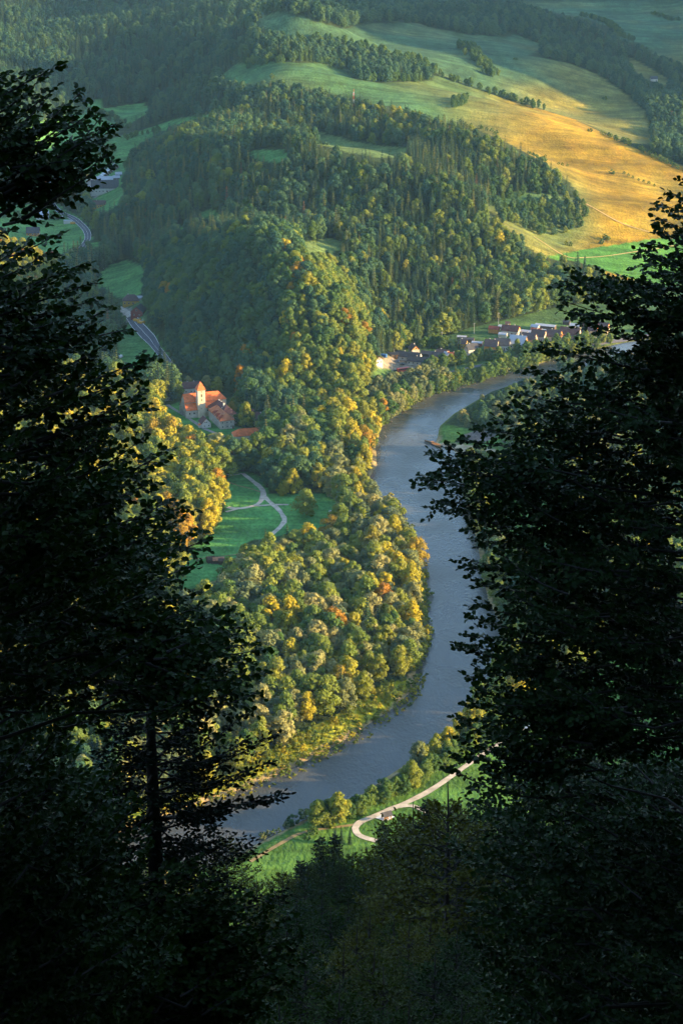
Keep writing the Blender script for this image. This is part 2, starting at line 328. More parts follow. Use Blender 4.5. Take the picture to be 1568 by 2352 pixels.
#@@TERRAIN
# ---------------------------------------------------------------- terrain sheet
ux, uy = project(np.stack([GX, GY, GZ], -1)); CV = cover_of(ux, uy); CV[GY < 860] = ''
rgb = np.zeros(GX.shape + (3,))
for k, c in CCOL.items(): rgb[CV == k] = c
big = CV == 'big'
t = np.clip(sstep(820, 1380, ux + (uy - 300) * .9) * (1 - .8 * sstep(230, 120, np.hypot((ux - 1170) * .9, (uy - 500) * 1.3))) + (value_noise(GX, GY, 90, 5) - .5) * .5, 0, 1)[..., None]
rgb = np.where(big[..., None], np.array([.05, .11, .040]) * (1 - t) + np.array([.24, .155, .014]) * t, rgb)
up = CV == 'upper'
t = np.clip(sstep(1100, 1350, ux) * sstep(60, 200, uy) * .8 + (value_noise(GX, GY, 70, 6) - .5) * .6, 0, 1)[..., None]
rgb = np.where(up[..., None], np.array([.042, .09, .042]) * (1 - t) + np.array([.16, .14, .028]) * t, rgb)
# strips of different mowing on the big slope, following the contour
st = value_noise(GX * .25 + GZ * 2, GZ * 9 + GX * .1, 30, 8)
rgb = np.where((big | up)[..., None], rgb * (.76 + .48 * st[..., None]), rgb)
gm = in_poly(ux, uy, [(1200,598),(1330,575),(1500,548),(1700,520),(1700,660),(1500,655),(1330,605)])
rgb[gm & big] = (.06, .17, .03)
# gravel shores
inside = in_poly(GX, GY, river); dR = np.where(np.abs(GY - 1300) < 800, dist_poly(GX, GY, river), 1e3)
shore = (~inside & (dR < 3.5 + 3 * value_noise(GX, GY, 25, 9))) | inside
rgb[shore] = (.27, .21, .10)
vb = shore & ~inside & (uy < 1000) & (ux > 850); rgb[vb] = (.10, .12, .03)
gr = in_poly(ux, uy, [(985,1012),(1000,1016),(1060,1020),(1150,1035),(1110,1060),(1060,1068),(1040,1100),(1060,1120),(1045,1135),(1020,1110),(1000,1060),(960,1030)]) | in_poly(ux, uy, [(925,1160),(945,1195),(962,1240),(975,1290),(985,1330),(968,1330),(955,1270),(935,1220),(905,1170)]) | in_poly(ux, uy, [(800,1095),(850,1105),(870,1130),(900,1160),(880,1165),(850,1130),(815,1112)])
rgb[gr & ~inside] = (.34, .28, .18)
dk = in_poly(ux, uy, [(1060,1000),(1105,985),(1140,1000),(1110,1018),(1065,1010)]); rgb[dk] = (.12, .10, .09)
yard = in_poly(ux, uy, [(866,844),(872,828),(890,818),(930,822),(985,842),(1000,856),(945,864),(905,850)])
rgb[yard] = (.22, .19, .14)
yd = in_poly(ux, uy, [(268,708),(290,706),(318,716),(325,745),(300,742),(290,725)]) | in_poly(ux, uy, [(195,412),(215,405),(235,420),(225,455),(205,450)])
rgb[yd] = (.30, .28, .25)
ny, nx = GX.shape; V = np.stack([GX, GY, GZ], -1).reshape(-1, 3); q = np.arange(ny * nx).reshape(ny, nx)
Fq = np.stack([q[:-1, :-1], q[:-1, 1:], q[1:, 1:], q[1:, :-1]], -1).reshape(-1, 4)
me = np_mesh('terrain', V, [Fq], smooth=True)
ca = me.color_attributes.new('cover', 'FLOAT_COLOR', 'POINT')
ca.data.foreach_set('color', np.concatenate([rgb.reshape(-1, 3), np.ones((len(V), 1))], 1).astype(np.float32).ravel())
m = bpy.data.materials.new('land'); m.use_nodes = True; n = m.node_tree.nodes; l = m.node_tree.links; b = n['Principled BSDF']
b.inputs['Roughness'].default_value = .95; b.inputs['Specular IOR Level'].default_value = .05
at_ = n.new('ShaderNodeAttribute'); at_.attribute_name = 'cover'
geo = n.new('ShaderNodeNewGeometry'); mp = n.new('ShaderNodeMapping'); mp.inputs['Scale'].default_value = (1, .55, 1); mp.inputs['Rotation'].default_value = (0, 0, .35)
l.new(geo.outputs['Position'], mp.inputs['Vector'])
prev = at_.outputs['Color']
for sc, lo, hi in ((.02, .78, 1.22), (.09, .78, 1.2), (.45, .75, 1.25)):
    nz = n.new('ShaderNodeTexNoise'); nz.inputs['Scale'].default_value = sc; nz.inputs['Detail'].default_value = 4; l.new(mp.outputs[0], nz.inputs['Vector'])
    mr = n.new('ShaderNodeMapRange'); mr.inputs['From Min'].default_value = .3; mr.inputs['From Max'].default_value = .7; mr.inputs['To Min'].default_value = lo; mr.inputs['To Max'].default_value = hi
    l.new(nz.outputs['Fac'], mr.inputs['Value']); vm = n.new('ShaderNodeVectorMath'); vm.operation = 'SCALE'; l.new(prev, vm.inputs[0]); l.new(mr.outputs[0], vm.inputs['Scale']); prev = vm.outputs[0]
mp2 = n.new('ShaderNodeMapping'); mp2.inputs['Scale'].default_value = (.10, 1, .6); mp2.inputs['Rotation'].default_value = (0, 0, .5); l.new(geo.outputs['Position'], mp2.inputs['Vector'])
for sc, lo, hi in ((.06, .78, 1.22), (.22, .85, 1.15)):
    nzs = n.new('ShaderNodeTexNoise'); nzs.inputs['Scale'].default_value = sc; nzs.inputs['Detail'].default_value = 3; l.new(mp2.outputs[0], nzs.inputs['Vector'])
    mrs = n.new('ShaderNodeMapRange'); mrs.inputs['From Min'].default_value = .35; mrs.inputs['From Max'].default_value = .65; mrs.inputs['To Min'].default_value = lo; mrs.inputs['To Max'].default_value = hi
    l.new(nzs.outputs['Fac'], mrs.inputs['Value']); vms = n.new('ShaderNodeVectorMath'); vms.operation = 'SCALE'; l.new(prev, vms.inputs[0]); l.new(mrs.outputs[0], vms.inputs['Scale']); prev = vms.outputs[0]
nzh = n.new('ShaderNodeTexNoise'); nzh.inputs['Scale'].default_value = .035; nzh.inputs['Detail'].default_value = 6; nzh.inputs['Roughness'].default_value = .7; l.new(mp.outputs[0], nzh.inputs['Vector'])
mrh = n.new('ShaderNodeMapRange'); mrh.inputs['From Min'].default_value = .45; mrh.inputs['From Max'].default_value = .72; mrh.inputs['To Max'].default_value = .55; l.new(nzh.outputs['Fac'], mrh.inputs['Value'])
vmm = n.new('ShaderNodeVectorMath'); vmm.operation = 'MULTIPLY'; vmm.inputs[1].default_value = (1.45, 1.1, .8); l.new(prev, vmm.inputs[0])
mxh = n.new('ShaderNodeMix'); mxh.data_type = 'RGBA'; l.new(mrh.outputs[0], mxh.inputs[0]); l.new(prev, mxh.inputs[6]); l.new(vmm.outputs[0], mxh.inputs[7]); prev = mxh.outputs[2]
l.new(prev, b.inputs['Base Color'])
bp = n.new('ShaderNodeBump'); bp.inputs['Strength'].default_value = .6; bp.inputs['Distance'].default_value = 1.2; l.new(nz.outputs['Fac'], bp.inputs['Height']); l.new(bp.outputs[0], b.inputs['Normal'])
me.materials.append(m); link('terrain', me, kind='structure')
print('TERRAINCHK', np.round([GZ.min(), GZ.max()]), [tuple(np.round(at(a, b)[0], 1)) for a, b in ((300,728),(842,925),(985,868),(1000,800),(977,740),(460,956),(1100,300),(600,100))])

# ---------------------------------------------------------------- river
m = bpy.data.materials.new('river_water'); m.use_nodes = True; n = m.node_tree.nodes; l = m.node_tree.links; b = n['Principled BSDF']
b.inputs['Base Color'].default_value = (.055, .055, .045, 1); b.inputs['Roughness'].default_value = .22; b.inputs['IOR'].default_value = 1.33
geo = n.new('ShaderNodeNewGeometry'); mp = n.new('ShaderNodeMapping'); mp.inputs['Scale'].default_value = (1, .6, 1); l.new(geo.outputs['Position'], mp.inputs['Vector'])
n1 = n.new('ShaderNodeTexNoise'); n1.inputs['Scale'].default_value = .55; n1.inputs['Detail'].default_value = 6; l.new(mp.outputs[0], n1.inputs['Vector'])
n2 = n.new('ShaderNodeTexNoise'); n2.inputs['Scale'].default_value = .03; n2.inputs['Detail'].default_value = 3; l.new(mp.outputs[0], n2.inputs['Vector'])
mr = n.new('ShaderNodeMapRange'); mr.inputs['From Min'].default_value = .35; mr.inputs['From Max'].default_value = .65; mr.inputs['To Min'].default_value = .25; mr.inputs['To Max'].default_value = .8; l.new(n2.outputs['Fac'], mr.inputs['Value'])
bp = n.new('ShaderNodeBump'); bp.inputs['Distance'].default_value = .5; l.new(mr.outputs[0], bp.inputs['Strength']); l.new(n1.outputs['Fac'], bp.inputs['Height']); l.new(bp.outputs[0], b.inputs['Normal'])
mr2 = n.new('ShaderNodeMapRange'); mr2.inputs['From Min'].default_value = .3; mr2.inputs['From Max'].default_value = .7; mr2.inputs['To Min'].default_value = .16; mr2.inputs['To Max'].default_value = .38; l.new(n2.outputs['Fac'], mr2.inputs['Value']); l.new(mr2.outputs[0], b.inputs['Roughness'])
water = MB(); water.add([(-1300, 780, -.5), (1500, 780, -.5), (1500, 2300, -.5), (-1300, 2300, -.5)], [(0, 1, 2, 3)], m); water.build('river', kind='structure')

# ---------------------------------------------------------------- roads and paths
M_ASPH = mat('asphalt', (.095, .095, .11), .9, .1, (.3, .15)); M_PATH = mat('pale_gravel', (.44, .39, .31), .95, .05, (.25, .3)); M_DIRT = mat('dirt', (.22, .17, .08), .95, .05, (.3, .3)); M_LINE = mat('road_paint', (.75, .75, .72), .8, .1)
def smooth_line(pts, step=3.0):
    pts = np.array(pts, float); out = []
    P = np.vstack([2 * pts[0] - pts[1], pts, 2 * pts[-1] - pts[-2]])
    for i in range(1, len(P) - 2):
        p0, p1, p2, p3 = P[i - 1:i + 3]; n = max(2, int(np.linalg.norm(p2 - p1) / step))
        for t in np.arange(n) / n: out.append(.5 * (2 * p1 + (p2 - p0) * t + (2 * p0 - 5 * p1 + 4 * p2 - p3) * t * t + (3 * p1 - p0 - 3 * p2 + p3) * t ** 3))
    out.append(P[-2]); return np.array(out)
ROADS = []
def ribbon(name, upts, width, m, lift=.15, lines=(), world=False, reg=True):
    p = np.array(upts, float) if world else at([a for a, _ in upts], [b for _, b in upts])[:, :2]
    c = smooth_line(p); d = np.gradient(c, axis=0); d /= np.linalg.norm(d, axis=1, keepdims=True) + 1e-9; nrm = np.stack([-d[:, 1], d[:, 0]], -1)
    if reg: ROADS.append((c[::2], width / 2))
    mb = MB()
    edge = 1 + (.22 if m not in (M_ASPH,) else .03) * (value_noise(c[:, 0], c[:, 1], 5, 41) - .5)[:, None] * 2 * (1.0)
    def strip(o0, o1, lf, mm):
        K_ = max(1, int((o1 - o0) / 1.5)); cols_ = [c + nrm * (o0 + (o1 - o0) * k / K_) * edge for k in range(K_ + 1)]
        vs = []; fs = []
        for i in range(len(c)):
            for k in range(K_ + 1):
                q = cols_[k][i]; vs.append((q[0], q[1], float(max(H(q[0], q[1]), H(q[0] + 1.5, q[1]), H(q[0] - 1.5, q[1]), H(q[0], q[1] + 1.5), H(q[0], q[1] - 1.5))) + lf))
        w = K_ + 1
        for i in range(len(c) - 1):
            for k in range(K_): fs.append((i * w + k, (i + 1) * w + k, (i + 1) * w + k + 1, i * w + k + 1))
        mb.add(vs, fs, mm)
    strip(-width / 2, width / 2, lift, m)
    for a, bw in lines: strip(a - bw / 2, a + bw / 2, lift + .05, M_LINE)
    return mb.build(name, kind='structure')
ribbon('road', [(108,405),(112,424),(119,450),(121,468),(135,484),(160,498),(185,515),(200,533),(202,548),(194,562),(180,580),(150,600),(125,608),(100,625)], 7, M_ASPH, lines=((-3.1, .25), (3.1, .25), (0, .15)))
ribbon('road', [(300,728),(312,745),(330,765),(350,788),(370,812),(388,838),(402,865),(410,890)], 8.4, M_ASPH, lines=((-3.8, .25), (3.8, .25), (0, .18)))
ribbon('road', [(300,728),(285,715),(270,705)], 6, M_PATH)
ribbon('road', [(836,965),(840,945),(842,925),(848,908),(862,897),(885,888),(930,872)], 6.5, M_ASPH, lines=((-2.9, .3), (2.9, .3)))
ribbon('village_road', [(985,868),(1100,840),(1200,818),(1300,802),(1400,786),(1500,770)], 5, M_ASPH)
def rg(pts): return [(401.9 + .366 * x, 1033.4 + .366 * y) for x, y in pts]
ribbon('park_path', rg([(425,148),(480,190),(530,230),(553,262),(550,300),(520,340),(450,362),(380,368),(330,360)]), 3.6, M_PATH)
ribbon('park_path', rg([(555,290),(600,332),(645,370),(675,410),(687,445),(655,490),(605,532)]), 3.6, M_PATH, .2)
ribbon('park_path', rg([(505,352),(560,350),(610,346),(660,345),(712,346)]), 2.6, M_PATH, .25)
ribbon('park_path', rg([(300,150),(360,160),(425,148)]), 1.6, M_PATH, .15)
ribbon('park_path', rg([(320,390),(350,382),(400,368)]), 2.4, M_PATH, .2)
ribbon('dirt_track', rg([(330,200),(400,225),(480,245),(545,268)]), 1.4, M_DIRT, .12)
ribbon('dirt_track', rg([(80,685),(190,680),(300,668),(390,655)]), 1.2, M_DIRT, .12)
def rb(pts): return [(574 + .366 * x, 1664.8 + .366 * y) for x, y in pts]
ribbon('riverside_path', rb([(1900,-60),(1700,40),(1560,120),(1380,240),(1150,400),(1000,480),(900,522),(760,582),(690,612),(660,650),(680,690),(740,715),(830,737)]), 3.4, M_PATH)
ribbon('riverside_path', rb([(900,522),(960,512),(1020,510),(1080,535),(1150,560)]), 3.0, M_PATH, .2)
ribbon('dirt_track', rb([(655,628),(560,640),(480,650),(380,665),(290,692),(150,770),(0,860)]), 2.2, M_DIRT, .1)
ribbon('churchyard_path', [(385,930),(400,940),(425,955),(450,972),(470,985),(530,1008),(560,1012)], 3, mat('worn_paving', (.2, .19, .17), .9, .1, (.5, .2)), .15)
ribbon('hill_track', [(1225,545),(1300,590),(1350,592),(1450,580),(1568,560)], 1.5, mat('dry_track', (.38, .27, .12), .95, .05), .2)
ribbon('hill_track', [(1320,458),(1400,500),(1460,525),(1568,555)], 1.6, mat('dry_track', (.45, .34, .14), .95, .05), .2)
def road_dist(x, y):
    d = np.full(np.shape(x), 1e9)
    for c, w in ROADS:
        for i in range(0, len(c), 2): d = np.minimum(d, np.hypot(x - c[i, 0], y - c[i, 1]) - w)
    return d
#@@TREES
# ---------------------------------------------------------------- tree prototypes
def frames(nrm, r=rng):
    n_ = nrm / (np.linalg.norm(nrm, axis=1, keepdims=True) + 1e-9); t = r.normal(size=nrm.shape); t -= n_ * (t * n_).sum(1, keepdims=True); t /= np.linalg.norm(t, axis=1, keepdims=True)
    return t, np.cross(n_, t), n_
def quads(cen, nrm, size, r=rng, asp=.8):
    t, b, n_ = frames(nrm, r); s = size[:, None]
    return np.stack([cen - t * s - b * s * asp * .5, cen - b * s * asp + t * s * .1, cen + t * s - b * s * asp * .3, cen + t * s * .5 + b * s * asp], 1).reshape(-1, 3), np.arange(len(cen) * 4).reshape(-1, 4)
def crown_mesh(name, seed, m, lobes=15, per=70, width=.5, low=.22, round_=1.0, leaf=.029, tall=1.0):
    """unit-height broadleaf crown: clumps of leaf faces around many lobes"""
    r = np.random.default_rng(seed); C = []; S = []
    for i in range(lobes):
        f = (i + .5) / lobes; z = low + (1 - low) * f ** .85; prof = math.sin(math.pi * min(1, (f * .86 + .12))) ** round_
        a = i * 2.4 + r.uniform(-.5, .5); rad = width * .5 * prof * r.uniform(.5, .95) * (0.35 if f > .92 else 1)
        C.append((rad * math.cos(a), rad * math.sin(a), z - .09)); S.append(r.uniform(.075, .17) * (.8 + .5 * width) * (1.1 - .35 * f))
    C = np.array(C); S = np.array(S); cs, ns = [], []
    for c, s in zip(C, S):
        k = int(per * r.uniform(.8, 1.2)); d = r.normal(size=(k, 3)); d /= np.linalg.norm(d, axis=1, keepdims=True); d[:, 2] = np.where(d[:, 2] < -.3, -d[:, 2], d[:, 2])
        cs.append(c + d * s * r.uniform(.62, 1.2, (k, 1)) * [1, 1, tall]); ns.append(d + r.normal(size=d.shape) * .38 + [0, 0, .25])
    cs = np.vstack(cs); ns = np.vstack(ns); V, Fq = quads(cs, ns, leaf * r.uniform(.6, 1.3, len(cs)), r)
    return np_mesh(name, V, [Fq], [m])
def spruce_mesh(name, seed, m, width=.26, rows=15, fill=7, low=.08):
    r = np.random.default_rng(seed); cs, ns, ss = [], [], []
    for i in range(rows):
        f = (i + .3) / rows; z = low + (1 - low) * f; L = width * .5 * (1 - f) ** .8 + .012; k = max(5, int(13 * (1 - f) + 5)); a0 = r.uniform(0, 6.3)
        for j in range(k):
            a = a0 + 6.283 * j / k + r.uniform(-.25, .25); l = L * r.uniform(.7, 1.15); d = np.array([math.cos(a), math.sin(a), 0])
            q = max(2, int(fill * (1 - f * .6)))
            for t in (np.arange(q) + r.uniform(.2, .8)) / q:
                cs.append(d * l * t + [0, 0, z - .34 * l * t + r.uniform(-.006, .006)]); ns.append(d * .55 + [0, 0, 1] + r.normal(size=3) * .3); ss.append(.022 * (1.15 - .5 * t) * r.uniform(.8, 1.3))
    V, Fq = quads(np.array(cs), np.array(ns), np.array(ss), r, .7)
    return np_mesh(name, V, [Fq], [m])
def trunk_mesh(name, seed, m, conifer=False, h=.62, rad=.016):
    r = random.Random(seed); mb = MB(); b = [0, 0]; pts = []
    for i in range(6):
        pts.append((b[0], b[1], -.04 + (h + .04) * i / 5)); b = [b[0] + (0 if conifer else r.uniform(-.012, .012)), b[1] + (0 if conifer else r.uniform(-.012, .012))]
    mb.tube(pts, [rad * (1 - .13 * i) for i in range(6)], m, 7)
    if not conifer:
        for k in range(6):
            a = k * 1.9 + r.random(); z = h * r.uniform(.5, .95); p = Vector((pts[3][0], pts[3][1], z)); e = p + Vector((math.cos(a) * .17, math.sin(a) * .17, r.uniform(.1, .22)))
            mb.tube([p, (p + e) / 2 + Vector((0, 0, -.015)), e], [rad * .45, rad * .3, rad * .12], m, 5)
    me = bpy.data.meshes.new(name); me.from_pydata(mb.v, [], mb.f); me.materials.append(m); me.update(); return me
BT = [trunk_mesh('trunk', i, M_BARK) for i in range(2)]; BTP = trunk_mesh('trunk', 5, M_BIRCH, False, .7, .010); CT = trunk_mesh('trunk', 9, M_BARK, True, .97, .011)
# kind -> list of (crown mesh, trunk mesh, colour word)
PROTO = {}
def protos(kind, lst): PROTO[kind] = lst
shapes = [(16, .60, .18, .95), (20, .70, .16, .75), (14, .52, .12, 1.0)]
_b = []
for mi_, (mm, cw) in enumerate(((M_GREEN, 'green'), (M_OLIVE, 'olive green'), (M_GOLD, 'golden yellow'), (M_ORANGE, 'orange'))):
    for si, (lb, w, lo, ro) in enumerate(shapes): _b.append((crown_mesh('crown', 10 + mi_ * 7 + si, mm, lb, 165, w, lo, ro), BT[si % 2], cw))
for si, (lb, w, lo, ro) in enumerate(shapes): _b.append((crown_mesh('crown', 50 + si, M_TEAL, lb, 165, w, lo, ro), BT[si % 2], 'deep green'))
protos('broadleaf_tree', _b)
protos('willow_tree', [(crown_mesh('crown', 60 + i, M_WILLOW, 18, 180, .62 + .08 * i, .12, .7), BT[i % 2], 'pale grey green') for i in range(3)])
protos('spruce_tree', [(spruce_mesh('crown', 70 + i, M_NEEDLE, .24 + .04 * i), CT, 'dark green') for i in range(3)] + [(spruce_mesh('crown', 74 + i, M_LARCH, .25 + .04 * i), CT, 'light green') for i in range(2)] + [(spruce_mesh('crown', 78, M_RUST, .22), CT, 'rusty brown')])
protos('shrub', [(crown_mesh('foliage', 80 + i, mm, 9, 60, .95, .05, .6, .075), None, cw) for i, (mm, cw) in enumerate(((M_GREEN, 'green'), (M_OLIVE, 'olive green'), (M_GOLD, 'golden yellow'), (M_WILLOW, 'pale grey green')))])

# ---------------------------------------------------------------- where the trees stand
HS, HK, HZ = [], [], []           # position rows, (kind, proto), zone
TREES = []                         # dict rows
def put(x, y, h, kind, pr, zone, w=1.0): TREES.append((x, y, h, kind, pr, zone, w * (rng.uniform(.82, 1.25) if kind != 'spruce_tree' else rng.uniform(.85, 1.15)), rng.uniform(0, 6.28)))
def hexgrid(y0, y1, sp0, sp1):
    out = []; y = y0
    while y < y1:
        s = sp0 + (sp1 - sp0) * (y - y0) / (y1 - y0); hw = .19 * (y + 250) + 60
        xs = np.arange(-hw, hw, s); out.append(np.stack([xs + rng.uniform(-.38, .38, len(xs)) * s, y + rng.uniform(-.38, .38, len(xs)) * s], -1)); y += s * .87
    return np.vstack(out)
G = np.vstack([hexgrid(865, 1720, 11.2, 10.4), hexgrid(1720, 2500, 8.2, 8.2), hexgrid(2500, 3300, 8.4, 10.5), hexgrid(3300, 4500, 12, 16)])
gz = H(G[:, 0], G[:, 1]); ux0, uy0 = project(np.stack([G[:, 0], G[:, 1], gz], -1))
cv = cover_of(ux0, uy0)
ins = in_poly(G[:, 0], G[:, 1], river); dr = np.where(np.abs(G[:, 1] - 1300) < 900, dist_poly(G[:, 0], G[:, 1], river), 1e3)
hgt = 18.5 + 8 * value_noise(G[:, 0], G[:, 1], 60, 21) + rng.uniform(-5, 4, len(G))
island = in_poly(ux0, uy0, [(980,985),(1000,945),(1060,905),(1130,870),(1210,840),(1700,800),(1700,1100),(1200,1030),(1080,985)])
hgt[island] *= .55
hgt = np.where((G[:, 1] > 1720) & ~island, hgt * .84, hgt)
lowbank = dr < 25; hgt[lowbank] *= .8
upleft = (uy0 < 300); hgt[upleft] *= .9
ut, vt = project(np.stack([G[:, 0], G[:, 1], gz + hgt * .72], -1)); um, vm_ = project(np.stack([G[:, 0], G[:, 1], gz + hgt * .4], -1))
keep = (cv == '') & (cover_of(ut, vt) == '') & (cover_of(um, vm_) == '') & ~ins & (dr > 4)
keep &= road_dist(G[:, 0], G[:, 1]) > 4
keep &= ~((uy0 < 1700) & in_poly(ux0, uy0, [(866,850),(872,820),(930,815),(1000,856),(945,870)]))
# the monastery stands here: no tree on or right in front of it
MON = [(405,985),(400,925),(425,880),(470,870),(520,895),(560,935),(565,1000),(520,1015),(450,1000)]
keep &= ~in_poly(ux0, uy0, MON) & ~in_poly(ut, vt, MON) & ~in_poly(um, vm_, MON)
WING = [(530,1005),(575,970),(610,980),(605,1010),(560,1020)]
keep &= ~in_poly(ux0, uy0, WING) & ~in_poly(ut, vt, WING) & ~in_poly(um, vm_, WING)
# river mouth openings: trees must not cover the water they only border
riv_u = [(x / K, y / K) for x, y in LB[4:]] + [(x / K, y / K) for x, y in RB[::-1][:-4]]
keep &= ~in_poly(ut, vt, [(x / K, y / K) for x, y in [(1740,1720),(1725,1775),(1790,1790),(1830,1850),(1840,1950),(1860,2060),(1920,2300),(1990,2500),(1850,2850),(1500,3120),(1100,3322),(950,3402),(950,3180),(1250,3050),(1500,2900),(1665,2765),(1720,2450),(1660,2170),(1570,2010),(1570,1850),(1570,1720),(1800,1575),(2200,1450),(2250,1465),(1950,1562)]])
uf, vf = project(np.stack([G[:, 0], G[:, 1], gz + hgt * .95], -1))
keep &= ~in_poly(uf, vf, [(x / K, y / K) for x, y in [(1560,1700),(1650,1635),(1800,1580),(2000,1518),(2200,1458),(2350,1425),(2360,1450),(2250,1472),(2100,1514),(1950,1564),(1800,1652),(1742,1702),(1725,1775)]])
keep &= ~((cv == '') & (G[:, 1] < 905) & (ux0 > 540) & (ux0 < 900))
# zones by what the photograph shows there
def zone_of(u, v):
    z = np.full(u.shape, 'valley', dtype='<U10')
    z[v < 1000] = 'hill'
    z[in_poly(u, v, [(330,640),(560,560),(620,545),(700,570),(780,640),(840,760),(850,880),(900,960),(890,1040),(720,1000),(540,940),(400,860),(350,780)])] = 'fronthill'
    z[in_poly(u, v, [(620,120),(1568,520),(1568,-50),(-50,-50),(-50,400),(240,400),(400,300),(600,250)])] = 'far'
    z[in_poly(u, v, [(740,960),(830,930),(905,960),(905,1060),(880,1110),(780,1060)])] = 'goldpoint'
    z[in_poly(u, v, [(320,900),(420,960),(530,1120),(520,1200),(430,1290),(400,1400),(150,1700),(-50,1700),(-50,800),(200,900)])] = 'goldwest'
    z[in_poly(u, v, [(-60,500),(0,540),(90,580),(140,640),(100,720),(-60,720)])] = 'goldwest'
    z[in_poly(u, v, [(430,1370),(560,1240),(760,1190),(740,1080),(860,1100),(990,1330),(990,1560),(640,1720),(300,1900),(300,1500)])] = 'wood'
    z[island[:len(u)] if len(u) == len(island) else np.zeros(u.shape, bool)] = 'island'
    return z
zn = zone_of(ux0, uy0)
wn_ = value_noise(G[:, 0], G[:, 1], 55, 31); wc = value_noise(G[:, 0], G[:, 1], 90, 33)
for i in np.nonzero(keep)[0]:
    x, y = G[i]; z = zn[i]; q = rng.random(); v = wn_[i]; c = wc[i]; s = int(rng.integers(3)); h = hgt[i]
    if z == 'wood':
        edge = dr[i] < 30
        if q < .07: put(x, y, h * 1.1, 'spruce_tree', int(rng.integers(5)), z); continue
        if q < .30 + .2 * (v > .5): put(x, y, h * .95, 'willow_tree', s, z); continue
        k = 2 if (q > .9 - .3 * edge) else (1 if q > .5 else 0)
        if rng.random() < .03: k = 3
    elif z == 'fronthill':
        if q < .06: put(x, y, h * 1.1, 'spruce_tree', int(rng.integers(5)), z); continue
        g = sstep(600, 790, ux0[i] + (v - .5) * 80); k = int(rng.random() < .75 * g) if rng.random() < g + .25 else 4  # deep green left, olive right: the hill's shade and sun put into leaf colour
        if rng.random() < .01 + .4 * g * v: k = 2
        if rng.random() < .02: k = 3
    elif z in ('goldpoint', 'goldwest'):
        k = 2 if q < .6 else (1 if q < .9 else 3)
        if z == 'goldpoint': h *= 1.15
        if rng.random() < .08: put(x, y, h * 1.1, 'spruce_tree', int(rng.integers(5)), z); continue
    elif z == 'island':
        if q < .25: put(x, y, h, 'willow_tree', s, z); continue
        k = 4 if q < .75 else (0 if q < .95 else 1)
    elif z == 'far':
        if q < .35 + .5 * (c - .5) + .35 * (ux0[i] < 560): put(x, y, h * 1.15, 'spruce_tree', int(rng.integers(3)), z, 1.15); continue  # extra dark spruces at upper left stand in for shade
        k = 4
    elif z == 'hill':
        dens = .45 + .9 * (c - .5) + .15 * (ux0[i] > 700)
        if q < dens: put(x, y, h * 1.25, 'spruce_tree', 5 if rng.random() < .012 else int(rng.integers(5)), z, 1.1); continue
        g = sstep(600, 1150, ux0[i]); k = (1 if rng.random() < .5 else 0) if rng.random() < .15 + .7 * g else 4  # deep green leaves towards the left carry the ridge's shade
        if rng.random() < .03 * g: k = 2
    else:
        if q < .1: put(x, y, h * 1.1, 'spruce_tree', int(rng.integers(5)), z); continue
        if q < .2: put(x, y, h, 'willow_tree', s, z); continue
        k = 4 if q < .4 else (0 if q < .65 else (1 if q < .88 else 2))
    put(x, y, h, 'broadleaf_tree', k * 3 + s, z)
# rows, clumps and hedges in the open land
def clump(poly, sp, kind, prs, h0, h1, zone):
    a = np.array(poly, float); 
    P = at(*a.T)[:, :2]; x0, y0 = P.min(0); x1, y1 = P.max(0)
    for x in np.arange(x0, x1 + sp, sp):
        for y in np.arange(y0, y1 + sp, sp):
            xx = x + rng.uniform(-.4, .4) * sp; yy = y + rng.uniform(-.4, .4) * sp
            if in_poly(np.array([xx]), np.array([yy]), [tuple(p) for p in P])[0] and float(road_dist(np.array([xx]), np.array([yy]))[0]) > 1.5: put(xx, yy, rng.uniform(h0, h1), kind, int(rng.choice(prs)), zone)
def row(upts, sp, kind, prs, h0, h1, zone, spread=1.5, n=1):
    P = smooth_line(at([a for a, _ in upts], [b for _, b in upts])[:, :2], sp)
    for p in P:
        for _ in range(n): put(p[0] + rng.normal() * spread, p[1] + rng.normal() * spread, rng.uniform(h0, h1), kind, int(rng.choice(prs)), zone)
row([(1022,180),(1055,190),(1120,212),(1240,250)], 8, 'broadleaf_tree', [0, 1, 2], 8, 12, 'hedge', 5, 2)
row([(1062,108),(1085,125),(1105,150),(1135,178)], 7, 'broadleaf_tree', [0, 1, 2], 9, 13, 'hedge', 7, 3)
clump([(600,92),(680,88),(784,97),(880,118),(905,135),(960,137),(1003,165),(990,186),(900,188),(830,184),(808,166),(815,156),(740,150),(660,147),(560,168),(560,120)], 9, 'broadleaf_tree', [0, 1, 2], 9, 13, 'spinney')
clump([(1028,238),(1050,228),(1075,228),(1068,246),(1040,252)], 8, 'broadleaf_tree', [0, 1], 7, 10, 'hedge')
clump([(1165,472),(1230,455),(1330,468),(1350,508),(1310,535),(1250,543),(1150,505)], 9.5, 'broadleaf_tree', [0, 1, 2, 3, 4, 12, 13], 7, 13, 'spinney')
clump([(1112,462),(1180,448),(1215,452),(1165,480),(1175,530),(1215,575),(1190,560),(1140,505)], 13, 'broadleaf_tree', [0, 1, 2, 12, 13], 5, 12, 'spinney')
clump([(1100,440),(1260,432),(1330,452),(1250,450),(1180,452),(1120,475)], 11, 'broadleaf_tree', [0, 2, 12], 7, 12, 'spinney')
row([(1390,310),(1450,335),(1500,360),(1568,395)], 6, 'shrub', [0, 1], 4, 6, 'hedge', 3, 2)
row([(1395,56),(1420,80),(1450,95)], 7, 'broadleaf_tree', [0, 1], 7, 10, 'hedge', 4, 2)
row([(1335,38),(1395,55)], 8, 'broadleaf_tree', [0], 7, 10, 'hedge', 3, 2)
row([(1500,33),(1550,48)], 7, 'shrub', [0], 5, 8, 'hedge', 3, 2)
